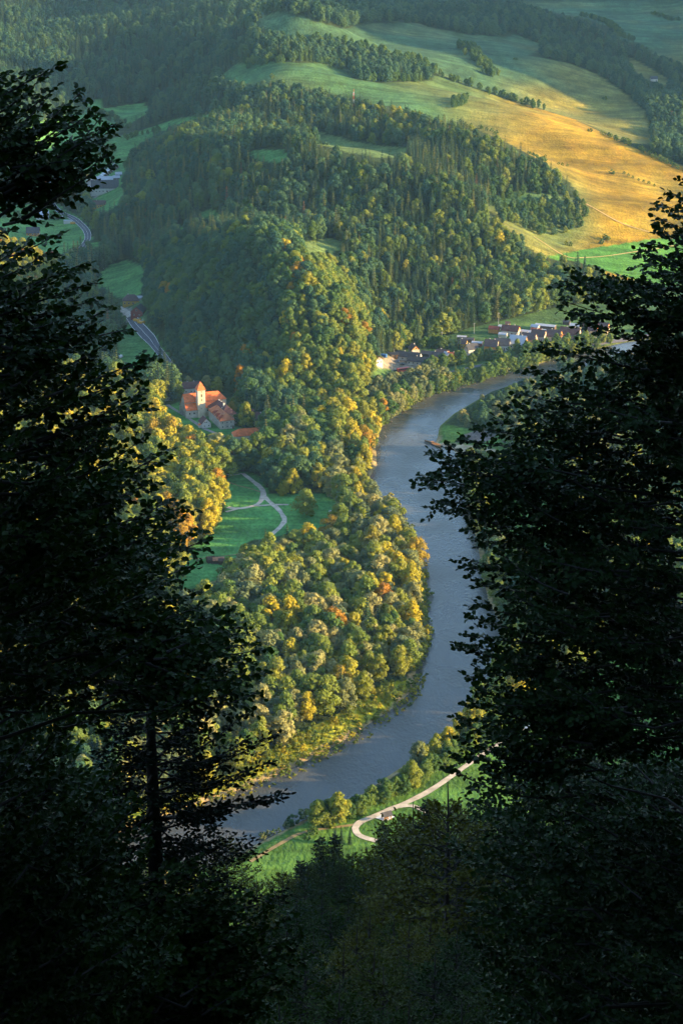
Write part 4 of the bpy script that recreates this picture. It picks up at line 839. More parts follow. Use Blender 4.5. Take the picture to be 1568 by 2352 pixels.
for k, x in enumerate((-3.6, 0, 3.2)):
    window(wc_, 'f', (-hl_, x), 5.2, .9, 1.1); window(wc_, 'f', (-hl_, x), 1.9, .9, 1.2)
door(wc_, 'f', (-hl_, 4.7), 1.2, 2.3)
for k in range(7): window(wc_, 'l', (-hw_, -14 + k * 4.6), 4.9, .9, 1.1)
for k in range(4): window(wc_, 'l', (-hw_, -12 + k * 6.5), 1.8, .8, .9)
gh = mroot('chapel', 7.6, -25.5, 0, label='small white gabled gatehouse with maroon roof standing before the church', cat='gatehouse')
mb = MB(); 
def prism_y(mb, w, l, z0, zt, zr, m): mb.add([(-w, -l, z0), (w, -l, z0), (w, l, z0), (-w, l, z0), (-w, -l, zt), (w, -l, zt), (w, l, zt), (-w, l, zt), (0, -l, zr), (0, l, zr)], [(3, 2, 1, 0), (0, 1, 5, 8, 4), (1, 2, 6, 5), (2, 3, 7, 9, 6), (3, 0, 4, 7), (5, 6, 9, 8), (7, 4, 8, 9)], m)
prism_y(mb, 3.6, 4.6, -5, 3.6, 7.2, W_WHITE); mb.build('wall', gh)
mb = MB()
for s in (-1, 1):
    v = [(s * 4.1, -4.9, 3.2), (s * 4.1, 4.9, 3.2), (0, 4.9, 7.35), (0, -4.9, 7.35)]; v += [(a, b, c + .22) for a, b, c in v]; f = [(0, 1, 2, 3), (7, 6, 5, 4), (4, 5, 1, 0), (5, 6, 2, 1), (6, 7, 3, 2), (7, 4, 0, 3)]
    mb.add(v, f if s < 0 else [tuple(reversed(q)) for q in f], T_MAROON)
mb.build('roof', gh)
for x, z in ((-1, 4.6), (.4, 4.6), (1.8, 1.7), (-1.6, 1.7)): window(gh, 'f', (-4.6, x), z, .7, .8)
window(gh, 'l', (-3.6, 0), 1.8, .8, 1); 
an = MB(); an.box(-5.5, -3.7, -3.5, -.5, -4, 2.3, W_WHITE); an.build('porch', gh); an = MB(); an.add([(-5.8, -3.8, 2.2), (-3.6, -3.8, 3.1), (-3.6, -.2, 3.1), (-5.8, -.2, 2.2), (-5.8, -3.8, 2.4), (-3.6, -3.8, 3.3), (-3.6, -.2, 3.3), (-5.8, -.2, 2.4)], [(3, 2, 1, 0), (4, 5, 6, 7), (0, 1, 5, 4), (1, 2, 6, 5), (2, 3, 7, 6), (3, 0, 4, 7)], T_ORANGE); an.build('porch_roof', gh)
house('long maroon roofed monastery outbuilding half hidden by trees below the hill', 606, 982, -62, 40, 9, 5, 9.5, W_STONE, T_MAROON, name='monastery_outbuilding', cat='outbuilding', chim=2)
house('white walled outbuilding with bright orange roof facing the low sun', 572, 1008, 14, 24, 10, 4.2, 8, W_WHITE, T_ORANGE, hip=4, name='monastery_outbuilding', cat='outbuilding', chim=0)
house('little red roofed pavilion with white wall at the end of the monastery garden', 669, 1010, -40, 9, 6.5, 3.2, 6.2, W_WHITE, T_RED, name='garden_pavilion', cat='pavilion', chim=0)
house('old maroon roofed house with a dormer behind the church tower', 438, 901, 14, 13, 8, 4.5, 8.5, W_STONE, T_MAROON, name='house', chim=2)
house('crumbling grey stone hut under the trees beside the churchyard', 384, 918, 20, 8, 6, 3, 5.5, W_STONE, T_GREY, name='stone_hut', cat='hut', chim=0)
# churchyard wall
mb = MB(); wl_pts = [at(395 + k * 4.0, 968 + k * 2.3)[0] for k in range(12)]
for a, b_ in zip(wl_pts[:-1], wl_pts[1:]):
    c = (a + b_) / 2; d = (b_ - a) / 2; n_ = Vector((-d[1], d[0], 0)).normalized() * .3; mb.obox((c[0], c[1], c[2] + .3), d, n_, (0, 0, 1.6), W_STONE)
mb.build('boundary_wall', label='low weathered stone wall along the edge of the churchyard lawn', cat='wall')
# --- village by the upper river
V = [
 ('white walled house with dark grey roof at the downstream end of the village', 1082, 812, 25, 10, 8, 4.5, 8.5, W_WHITE, T_GREY, W_CREAM, 0),
 ('house with red brown roof and cream and orange gable among the riverside trees', 1128, 806, -18, 11, 8.5, 5, 9.8, W_ORANGE, T_BROWN, W_CREAM, 0),
 ('wide white house with charcoal roof next to the red brown one', 1152, 802, -12, 13, 9, 4.5, 9.3, W_WHITE, T_GREY, None, 0),
 ('house with large pale metal roof and timber gable', 1189, 798, -20, 14, 11, 4, 10.5, W_WHITE, T_WHITE, W_WOOD, 0),
 ('house with mauve brown roof and pink gable', 1214, 790, -25, 12, 9, 5, 9.5, W_PINK, T_BROWN, W_PINK, 0),
 ('house with grey brown roof and salmon gable behind the pink one', 1236, 782, -22, 12, 9, 5, 9.5, W_STONE, T_BROWN, W_PINK, 0),
 ('house with brown roof and glowing orange timber gable', 1271, 782, -22, 13, 10, 4.5, 9.5, W_CREAM, T_BROWN, W_ORANGE, 1),
 ('big house with broad maroon roof and pinkish gable', 1308, 779, -18, 17, 12, 4.5, 10.5, W_PINK, T_MAROON, W_CREAM, 0),
 ('small cream house with slate grey roof between two larger ones', 1333, 776, -20, 9, 8, 4, 7.8, W_CREAM, T_GREY, W_CREAM, 0),
 ('tall house with mauve roof and sunlit orange gable with balcony', 1355, 770, -20, 13, 11, 5.5, 11, W_CREAM, T_MAROON, W_ORANGE, 1),
 ('brown roofed house with orange gable at the upstream end of the row', 1382, 765, -22, 11, 9, 5, 9.5, W_CREAM, T_BROWN, W_ORANGE, 1),
 ('long house with maroon roof and orange gable in the second row', 1172, 768, -20, 15, 9, 4, 8, W_STONE, T_MAROON, W_ORANGE, 0),
 ('little house with dark roof and orange wall at the edge of the village meadow', 1062, 798, -20, 7, 6, 4, 7, W_OCHRE, T_BROWN, W_OCHRE, 0),
 ('house with light red roof seen between near branches', 1505, 768, -15, 13, 9, 5, 9, W_WHITE, T_RED, W_WHITE, 0),
]
for k, (lb, u, v, a, L, W, hw, hr, wl_, rf_, gb, bal) in enumerate(V):
    house(lb, u, v, a, L, W, hw, hr, wl_, rf_, gb, balcony=bool(bal), chim=1 + k % 2)
S_ = [
 ('long shed with pale sheet roof behind the village houses', 1205, 768, -22, 20, 5, 2.6, 3.8, W_WHITE, T_WHITE),
 ('open dark shed with pale flat roof at the edge of the meadow', 1252, 756, -22, 18, 6, 3.2, 4.2, W_DARKWOOD, T_WHITE),
 ('small shed with reddish roof beside the open dark shed', 1230, 765, -18, 8, 5, 2.5, 4, W_PINK, T_RED),
 ('small shed with cream roof behind the brown roofed house', 1253, 768, -18, 8, 6, 2.5, 4.2, W_CREAM, T_WHITE),
 ('grey garden shed beside the dark shed at the meadow', 1228, 757, -30, 7, 5, 2.6, 4.2, W_STONE, T_WHITE),
 ('orange timber shed with red roof at the top end of the gardens', 1134, 764, -20, 9, 6, 3.5, 5.5, W_WOOD, T_RED),
 ('dark shed with white roof in the gardens', 1095, 794, -15, 9, 5, 2.6, 3.6, W_RED, T_WHITE),
 ('low dark shed with mottled roof beside the meadow path', 1072, 785, -12, 12, 5, 2.5, 3.6, W_DARKWOOD, T_GREY),
 ('tiny white roofed shed at the garden fence', 1060, 780, -12, 8, 4, 2.3, 3.2, W_DARKWOOD, T_WHITE),
 ('garage with pale roof beside the maroon roofed long house', 1155, 756, -20, 8, 5, 2.5, 3.4, W_WHITE, T_WHITE),
 ('garden shed with cream front in the middle of the gardens', 1154, 774, -20, 7, 5, 2.4, 3.6, W_CREAM, T_WHITE),
 ('tiny timber cabin with a hipped roof at the foot of the wooded ridge', 1165, 750, -10, 4, 4, 2.6, 4.2, W_WOOD, T_BROWN),
 ('grey roofed shed behind the big maroon roofed house', 1320, 755, -20, 9, 6, 2.8, 4.4, W_STONE, T_WHITE),
 ('low grey shed on the meadow above the village', 1300, 745, -20, 6, 4, 2.2, 3.4, W_DARKWOOD, T_GREY),
 ('small shed of dark boards in the orchard by the wood', 1010, 798, -10, 9, 5, 2.4, 3.6, W_RED, T_BROWN),
]
for k, (lb, u, v, a, L, W, hw, hr, wl_, rf_) in enumerate(S_): house(lb, u, v, a, L, W, hw, hr, wl_, rf_, name='shed', cat='shed', chim=0, wins=(k % 3 == 0), over=.3)
# buildings round the gravel yard
house('small white building with red roof and dark red doors beside the gravel yard', 865, 834, -60, 8.5, 6.5, 3.6, 6, W_WHITE, T_RED, name='ticket_building', cat='building', chim=0)
house('long low tavern with dark shingle roof lining the gravel yard', 938, 826, -20, 21, 8, 3.2, 6.6, W_WHITE, T_GREY, name='tavern', cat='building', chim=1)
house('second half of the dark roofed tavern row nearer the river trees', 966, 837, -20, 22, 8, 3.0, 6.3, W_WHITE, T_GREY, name='tavern', cat='building', chim=1)
house('house with orange gable peeping over the dark tavern roof', 950, 812, -70, 9, 7, 4.5, 7.8, W_STONE, T_BROWN, W_ORANGE, chim=1)
house('dark roofed shed behind the tavern row', 982, 819, -20, 11, 6, 2.8, 4.6, W_DARKWOOD, T_GREY, name='shed', cat='shed', chim=0, wins=False)
house('house with charcoal roof behind the tavern row', 1003, 826, -20, 12, 8, 3.2, 6.4, W_STONE, T_GREY)
house('brown roofed house tucked behind the charcoal one', 1016, 820, -20, 10, 7, 3.4, 6.4, W_ORANGE, T_BROWN)
house('small white house with blue grey roof between brown and red roofs', 1026, 826, -65, 8, 6, 3.5, 6, W_WHITE, T_WHITE)
house('white house with long brick red roof by the river trees', 1047, 828, -14, 14, 8, 3.6, 6.6, W_WHITE, T_RED, chim=2)
house('timber kiosk with grey roof at the far side of the yard', 903, 820, -15, 8, 4.5, 2.6, 4, W_WOOD, T_GREY, name='kiosk', cat='kiosk', chim=0)
house('grey roofed kiosk at the head of the tavern row', 922, 824, -15, 6, 5, 2.6, 4.2, W_STONE, T_GREY, name='kiosk', cat='kiosk', chim=0)
def box_thing(name, label, cat, u, v, ang, build):
    p = at(u, v)[0]; o = empty(name, (p[0], p[1], p[2] + .2), R(ang)); tag(o, label, cat); build(o); return o
def awning(o):
    mb = MB(); mb.add([(-3, -2.2, 2.6), (3, -2.2, 2.6), (3, 2.2, 2.6), (-3, 2.2, 2.6), (-1, 0, 3.9), (1, 0, 3.9)], [(0, 1, 5, 4), (2, 3, 4, 5), (3, 0, 4), (1, 2, 5), (3, 2, 1, 0)], T_WHITE); mb.build('canopy', o)
    for x in (-2.8, 2.8):
        for y in (-2, 2): l_ = MB(); l_.box(x - .06, x + .06, y - .06, y + .06, -.3, 2.6, W_DARKWOOD); l_.build('leg', o)
box_thing('marquee', 'white canopied stall beside the timber kiosk', 'stall', 912, 819, -15, awning)
M_BLUE = mat('blue_paint', (.03, .12, .35), .5, .4)
def contain(o):
    mb = MB(); mb.box(-2.5, 2.5, -1.2, 1.2, -.3, 2.2, M_BLUE)
    for k in range(9): mb.box(-2.4 + k * .58, -2.2 + k * .58, -1.26, 1.26, -.2, 2.1, M_BLUE)
    mb.build('body', o); mb = MB(); mb.box(-2.6, 2.6, -1.3, 1.3, 2.2, 2.35, M_BLUE); mb.build('lid', o)
box_thing('container', 'blue storage container at the corner of the gravel yard', 'container', 881, 820, -20, contain)
def panel(o):
    mb = MB(); mb.box(-2.2, 2.2, -.06, .06, .8, 2.2, mat('white_paint', (.75, .75, .72), .6, .3)); mb.build('board', o)
    for x in (-1.8, 1.8): l_ = MB(); l_.box(x - .06, x + .06, .07, .17, -.4, 2.2, M_FRAME); l_.build('leg', o)
box_thing('billboard', 'white blank board beside the road bend at the river', 'sign', 879, 886, 10, panel)
# --- left valley
house('dark roofed timber barn alone on the green meadow', 77, 540, 2, 13, 9, 3, 8, W_WOOD, T_GREY, name='barn', cat='barn', chim=0)
house('white house with pale grey roof behind a hedge on the meadow', 99, 503, 3, 13, 10, 3.6, 8.5, W_WHITE, T_WHITE)
house('long pale van body used as a stall beside the valley road', 157, 513, 3, 9, 3, 2.8, 3.2, W_WHITE, T_WHITE, name='trailer', cat='trailer', chim=0, wins=False, over=.1)
house('yellow house with dark hipped roof above the roadworks yard', 302, 698, 2, 15, 10, 4, 8.5, W_OCHRE, T_BROWN, hip=4)
house('red timber barn with grey roof beside the road', 319, 724, 78, 13, 11, 4.5, 9, W_RED, T_GREY, W_RED, name='barn', cat='barn', chim=0)
house('small grey shed beside the yellow house', 318, 690, 0, 7, 5, 2.5, 4, W_STONE, T_WHITE, name='shed', cat='shed', chim=0)
house('large lodge with steep dark roof at the foot of the wooded hill', 242, 440, 4, 30, 14, 5, 12.5, W_WHITE, T_GREY, W_RED, name='lodge', cat='lodge', chim=2)
house('low grey annex behind the big lodge', 246, 420, 0, 22, 8, 4, 7, W_STONE, T_WHITE, name='lodge_annex', cat='lodge', chim=0)
house('orange house below the lodge under the trees', 228, 476, 0, 14, 8, 3.5, 7, W_OCHRE, T_BROWN)
house('small yellow stall at the lodge entrance', 200, 408, 0, 8, 4, 2.5, 3.5, W_OCHRE, W_OCHRE, name='stall', cat='stall', chim=0, wins=False)
house('pale farmhouse beside the road glimpsed behind beech leaves', 98, 427, 20, 12, 8, 4, 7.5, W_WHITE, T_RED)
house('white farmhouse at the left edge glimpsed under the beech bough', 8, 442, 10, 14, 9, 4, 8, W_WHITE, T_BROWN)
house('house with salmon red roof among golden trees on the meadow edge', 118, 594, 10, 10, 7, 3.5, 6.5, W_WHITE, T_RED)
for k in range(9):
    u_ = 231 + k * 4.4; v_ = 414 - k * 3.6; p = at(u_, v_)[0]; o = empty('cabin', (p[0], p[1], p[2] + .1), R(-65)); tag(o, 'small cabin with pale arched roof in the row climbing the meadow above the lodge', 'cabin', 'row of cabins with pale arched roofs')
    mb = MB(); seg = 8; prof = [(2.6 * math.cos(math.pi * t / seg), 4.1 * math.sin(math.pi * t / seg)) for t in range(seg + 1)]
    mb.add([(-4, y, z) for y, z in prof] + [(4, y, z) for y, z in prof], [tuple(range(seg + 1))[::-1], tuple(range(seg + 1, 2 * seg + 2))], W_DARKWOOD); mb.build('wall', o)
    mb = MB(); prof = [(2.8 * math.cos(math.pi * t / seg), 4.3 * math.sin(math.pi * t / seg)) for t in range(seg + 1)]
    mb.add([(-4.4, y, z) for y, z in prof] + [(4.4, y, z) for y, z in prof], [(i, i + 1, seg + 2 + i, seg + 1 + i) for i in range(seg)], T_WHITE); mb.build('roof', o); door(o, 'r', (4, 0), 1, 2); window(o, 'r', (4, 1.4), 1.4, .6, .8)
for (u_, v_) in ((268, 413), (273, 405)): house('one of two small pale roofed huts beside the cabin row', u_, v_, 10, 7, 5, 2.5, 4.5, W_DARKWOOD, T_WHITE, name='hut', cat='hut', chim=0, group='pale roofed huts beside the cabins')
# town at the far edge
for k in range(26):
    u_ = 1535 + (k * 13) % 95; v_ = 268 + (k * 37) % 92
    house('small house in the cluster of roofs at the far edge of the slopes', u_, v_, 20 * (k % 5) - 30, 11, 8, 4, 7.5, (W_WHITE, W_CREAM, W_PINK)[k % 3], (T_RED, T_BROWN, T_GREY, T_WHITE, T_MAROON)[k % 5], chim=0, group='town houses at the far edge', wins=(k % 2 == 0))
for (u_, v_, lb) in ((1436, 170, 'white farmstead in the far wooded dell'), (1503, 334, 'pale cottage on the edge of the golden slope'), (1500, 186, 'tiny cottage in the far woods with light wall')): house(lb, u_, v_, 10, 10, 7, 3.5, 6.5, W_WHITE, T_GREY, chim=0)
# --- vehicles
def vehicle(label, u, v, ang, paint, kind='car', name=None, lift=.1):
    p = at(u, v)[0]; P_ = {'car': (4.4, 1.8, 1.45), 'van': (5.4, 2.0, 2.2), 'bus': (11.5, 2.5, 3.2), 'truck': (7.5, 2.4, 2.8)}[kind]; L, W, Hh = P_
    o = empty(name or kind, (p[0], p[1], p[2] + lift), R(ang)); tag(o, label, kind)
    mb = MB(); z0 = .35; zb = .85 if kind == 'car' else 1.0
    if kind == 'car': prof = [(-L / 2, z0), (-L / 2, .8), (-L / 2 + .5, .95), (-L / 2 + 1.0, 1.4), (.5, Hh), (1.2, .98), (L / 2 - .1, .8), (L / 2, z0)]
    elif kind == 'truck': prof = [(-L / 2, z0), (-L / 2, 2.2), (1.4, 2.2), (1.4, 1.1), (1.6, 1.1), (1.6, Hh), (L / 2 - .3, Hh), (L / 2, 1.5), (L / 2, z0)]
    else: prof = [(-L / 2, z0), (-L / 2, Hh - .15), (-L / 2 + .15, Hh), (L / 2 - .6, Hh), (L / 2, 1.3), (L / 2, z0)]
    n_ = len(prof); mb.add([(x, -W / 2, z) for x, z in prof] + [(x, W / 2, z) for x, z in prof], [(i, (i + 1) % n_, n_ + (i + 1) % n_, n_ + i)[::-1] for i in range(n_)] + [tuple(range(n_)), tuple(range(n_, 2 * n_))[::-1]], paint); mb.build('body', o)
    g = MB()
    if kind == 'car':
        for s in (-1, 1): g.add([(-1.15, s * (W / 2 + .01), .95), (1.0, s * (W / 2 + .01), .95), (.45, s * (W / 2 + .01), 1.36), (-.95, s * (W / 2 + .01), 1.34)], [(0, 1, 2, 3)], M_GLASS)
        g.add([(.53, -.8, 1.43), (.53, .8, 1.43), (1.18, .8, 1.0), (1.18, -.8, 1.0)], [(0, 1, 2, 3)[::-1]], M_GLASS)
    elif kind == 'bus':
        for s in (-1, 1):
            for k in range(6): g.box(-5.2 + k * 1.7, -3.7 + k * 1.7, s * (W / 2 + .02) - .01, s * (W / 2 + .02) + .01, 1.5, 2.6, M_GLASS)
    else:
        for s in (-1, 1): g.box(L / 2 - 1.6, L / 2 - .7, s * (W / 2 + .02) - .01, s * (W / 2 + .02) + .01, 1.2, 1.8, M_GLASS)
    g.build('windows', o)
    for sx in (-1, 1):
        for sy in (-1, 1):
            w_ = MB(); x = sx * L * .31; y = sy * (W / 2 - .1); w_.tube([(x, y - .12, .36), (x, y + .12, .36)], .36 if kind != 'bus' else .48, M_BLACK, 12); w_.build('wheel', o)
    return o
PW = mat('white_car_paint', (.65, .65, .65), .3, .5); PS = mat('silver_car_paint', (.40, .42, .45), .3, .5, metallic=.3); PB = mat('dark_car_paint', (.03, .035, .05), .3, .5); PR = mat('red_paint', (.45, .06, .04), .4, .5); PY = mat('yellow_paint', (.55, .27, .03), .5, .4)
vehicle('silver car parked alone in the middle of the gravel yard', 911, 831, -20, PS)
vehicle('black car parked beside the planted island in the gravel yard', 924, 838, 150, PB)
vehicle('white car parked beside the long tavern', 974, 839, -10, PW)
vehicle('dark car parked on grass beside the red bus', 908, 853, 20, PB)
vehicle('red and white coach standing at the lower edge of the gravel yard', 926, 853, 25, PR, 'bus')
for k, (u_, v_, pm, cw) in enumerate(((984, 843, PB, 'dark car'), (990, 845, PR, 'red car'), (996, 846, PB, 'black car'))): vehicle(f'{cw} in the tight group parked at the end of the tavern row', u_, v_, -20, pm)
vehicle('white car standing by the village road near the cream house', 1346, 778, -10, PW)
vehicle('blue car parked below the orange gabled house', 1266, 788, 10, mat('blue_car_paint', (.05, .12, .3), .3, .5))
vehicle('yellow truck standing beside the red barn', 325, 744, -35, PY, 'truck'); vehicle('ochre digger truck nearest the red barn', 316, 739, -30, PY, 'truck')
vehicle('white van parked on the pale yard by the yellow house', 305, 728, 0, PW, 'van')
vehicle('white van parked beside the hedge near the valley road', 140, 501, 10, PW, 'van'); vehicle('yellow van next to the long pale trailer', 168, 515, 0, PY, 'van')
vehicle('red car driving on the curving valley road', 122, 456, 95, PR, lift=.3)
vehicle('white van on the green strip below the valley road glimpsed through leaves', 277, 822, 60, PW, 'van')
for k, (u_, v_) in enumerate(((205, 430), (203, 437), (206, 445), (200, 449))): vehicle(('white', 'silver', 'white', 'silver')[k] + ' car in the parking place of the lodge', u_, v_, 10 + 40 * k, (PW, PS)[k % 2])['group'] = 'cars at the lodge'
# --- masts, poles
def pole(label, u, v, h, name='utility_pole', cat='pole', arms=True, m=mat('galvanised_steel', (.35, .36, .37), .5, .5)):
    p = at(u, v)[0]; o = empty(name, p); tag(o, label, cat); mb = MB(); mb.tube([(0, 0, -.5), (0, 0, h)], [.16, .09], m, 8); mb.build('shaft', o)
    if arms: mb = MB(); mb.box(-1.1, 1.1, -.06, .06, h - .9, h - .75, m); mb.build('crossarm', o)
for (lb, u, v, h) in (('tall pole standing on the gravel yard near the silver car', 901, 838, 9), ('pole on the grass at the lower edge of the yard', 899, 853, 11), ('wooden pole at the forest edge behind the kiosks', 905, 812, 9), ('pole in the meadow against the wooded ridge', 1014, 787, 10), ('pole at the wood above the village gardens', 1088, 767, 10), ('pole beside the bright meadow above the village', 1144, 745, 11), ('pole in the lawn at the valley meadow edge', 238, 617, 9)): pole(lb, u, v, h)
p = at(812, 262)[0]; o = empty('radio_mast', p); tag(o, 'red and white striped lattice mast on the ridge above the forest', 'mast'); RW = (mat('red_mast_paint', (.6, .10, .05), .5, .4), mat('white_mast_paint', (.7, .7, .68), .5, .4))
for k in range(6):
    mb = MB(); z0 = k * 4.3; z1 = z0 + 4.3; a = 1.1 - k * .12; b_ = 1.1 - (k + 1) * .12; c4 = ((-1, -1), (1, -1), (1, 1), (-1, 1))
    for i in range(4):
        q = c4[i]; w_ = c4[(i + 1) % 4]; mb.tube([(q[0] * a, q[1] * a, z0), (q[0] * b_, q[1] * b_, z1)], .14, RW[k % 2], 4); mb.tube([(q[0] * a, q[1] * a, z0), (w_[0] * b_, w_[1] * b_, z1)], .09, RW[k % 2], 4)
    mb.build('mast_section', o)
mb = MB(); mb.tube([(0, 0, 25.5), (0, 0, 29)], .15, RW[0], 6); mb.box(-.9, .9, -.5, .5, 22.5, 24.2, RW[0]); mb.build('antenna', o)
# --- riverside picnic shelter
p = at(887, 1882)[0]; o = empty('picnic_shelter', (p[0], p[1], p[2] + .2), R(28)); tag(o, 'open timber picnic shelter with small dark roof on a pale paved pad', 'shelter')
mb = MB()
mb = MB(); roof_shell(mb, -2.1, 2.1, -1.7, 1.7, 2.5, 3.9, T_GREY, over=.45); mb.build('roof', o)
for x in (-1.9, 1.9):
    for y in (-1.5, 1.5): l_ = MB(); l_.box(x - .1, x + .1, y - .1, y + .1, -.1, 2.55, W_WOOD); l_.build('post', o)
for y in (-1.55, 1.55): l_ = MB(); l_.box(-2.0, 2.0, y - .06, y + .06, 2.35, 2.55, W_WOOD); l_.build('beam', o)
tb = empty('picnic_table', (p[0], p[1], p[2] + .2), R(28)); tag(tb, 'timber picnic table under the dark roofed shelter', 'table'); mb = MB(); mb.box(-.9, .9, -.4, .4, .7, .78, W_WOOD); mb.build('tabletop', tb)
for y in (-.75, .75): mb = MB(); mb.box(-.9, .9, y - .16, y + .16, .42, .48, W_WOOD); mb.box(-.75, -.65, y - .1, y + .1, -.1, .42, W_WOOD); mb.box(.65, .75, y - .1, y + .1, -.1, .42, W_WOOD); mb.build('seat', tb)
mb = MB(); mb.box(-.7, -.6, -.3, .3, -.1, .7, W_WOOD); mb.box(.6, .7, -.3, .3, -.1, .7, W_WOOD); mb.build('leg', tb)
b2 = at(894.5, 1877)[0]; o = empty('bench', (b2[0], b2[1], b2[2] + .2), R(-10)); tag(o, 'small timber bench beside the picnic shelter', 'bench'); mb = MB(); mb.box(-.8, .8, -.25, .25, .42, .5, W_WOOD); mb.build('seat', o); mb = MB(); mb.box(-.8, .8, .22, .28, .5, .95, W_WOOD); mb.build('backrest', o)
for x in (-.65, .65): mb = MB(); mb.box(x - .05, x + .05, -.2, .2, -.1, .42, W_WOOD); mb.build('leg', o)
pad = at([861.5, 880, 907, 885.5], [1879, 1869.5, 1876, 1887.5]); mb = MB(); mb.add([(a, b, c + .16) for a, b, c in pad], [(0, 1, 2, 3)[::-1]], mat('pale_paving', (.55, .57, .58), .8, .2, (1, .08))); mb.build('paving', kind='structure')
# --- dark timber huts in the park meadow
for k, (u_, v_, a, L, W, hr, rf_, lb) in enumerate(((484, 1291, 20, 5, 4, 3.6, W_DARKWOOD, 'dark pointed timber hut at the end of the huddle in the park meadow'), (492, 1292, 15, 5, 4, 3.4, W_DARKWOOD, 'dark timber hut in the middle of the huddle in the park meadow'), (502, 1292, 8, 7, 4.5, 3.2, T_RUST, 'dark hut with rusty and white patched roof in the park meadow'), (514, 1295, -8, 6, 4, 3.2, W_DARKWOOD, 'dark timber hut at the tree side of the huddle'))):
    house(lb, u_, v_, a, L, W, 1.9, hr, W_DARKWOOD, rf_, name='hut', cat='hut', chim=0, wins=False, over=.3)
for k in range(40):
    p = at(rng.uniform(476, 528), rng.uniform(1284, 1304))[0]
p = at(762, 1181)[0]; o = empty('market_stall', p, R(10)); tag(o, 'small white stall standing at the shady edge of the park meadow', 'stall')
mb = MB(); mb.box(-1.6, 1.6, -1, 1, 1, 1.2, T_WHITE); mb.build('counter', o); mb = MB(); mb.add([(-2, -1.5, 2.2), (2, -1.5, 2.2), (2, 1.5, 2.2), (-2, 1.5, 2.2), (0, 0, 3)], [(0, 1, 4), (1, 2, 4), (2, 3, 4), (3, 0, 4), (3, 2, 1, 0)], T_WHITE); mb.build('canopy', o)
for x in (-1.8, 1.8):
    for y in (-1.3, 1.3): l_ = MB(); l_.box(x - .05, x + .05, y - .05, y + .05, -.2, 2.2, M_FRAME); l_.build('leg', o)
# --- raft landing
for k in range(6):
    p = at(993 + k * 3.2, 1021 + k * 1.6)[0]; o = empty('wooden_raft', (p[0], p[1], .05), R(100 + 2 * k)); tag(o, 'flat wooden raft drawn up at the gravel landing', 'raft', 'wooden rafts at the landing')
    for j in range(5): mb = MB(); mb.box(-3.2, 3.2, -1.2 + j * .5, -.78 + j * .5, .0, .45, W_WOOD if j % 2 else T_RUST); mb.build('hull', o)
    mb = MB(); mb.box(-2, -1.7, -1.2, 1.2, .47, .7, W_WOOD); mb.box(1, 1.3, -1.2, 1.2, .47, .7, W_WOOD); mb.build('bench', o)
a = at(975, 1020)[0]; b_ = at(992, 1022)[0]; o = MB(); o.obox(((a[0] + b_[0]) / 2, (a[1] + b_[1]) / 2, .35), ((b_[0] - a[0]) / 2, (b_[1] - a[1]) / 2, 0), Vector((-(b_[1] - a[1]), b_[0] - a[0], 0)).normalized() * .5, (0, 0, .5), W_DARKWOOD); o.build('jetty', label='dark narrow jetty sticking out from the gravel landing', cat='jetty')
# --- stones along the shore and in the shallows
SM = mat('river_stone', (.36, .30, .22), .9, .1, (2, .3)); vs, fs = [], []
for k in range(900):
    i = int(rng.integers(4, len(river) // 2 - 2)); x1, y1 = river[i]; x2, y2 = river[i + 1]; t = rng.random(); nx_, ny_ = -(y2 - y1), x2 - x1; ln = math.hypot(nx_, ny_); d = rng.normal() * 2.5
    if rng.random() < .1: d = -abs(rng.normal() * 9)
    x = x1 + (x2 - x1) * t + nx_ / ln * d; y = y1 + (y2 - y1) * t + ny_ / ln * d; z = max(float(H(x, y)), -.5); s = rng.uniform(.15, .55) ; b0 = len(vs)
    vs += [(x + s * math.cos(a_) * rng.uniform(.7, 1.2), y + s * math.sin(a_) * rng.uniform(.7, 1.2), z - .1) for a_ in (0, 1.26, 2.5, 3.8, 5)] + [(x, y, z + s * .6)]; fs += [(b0 + j, b0 + (j + 1) % 5, b0 + 5) for j in range(5)]
me = bpy.data.meshes.new('stones'); me.from_pydata(vs, [], fs); me.materials.append(SM); link('shore_gravel', me, kind='stuff', label='loose stones scattered along the river shore', cat='stones')
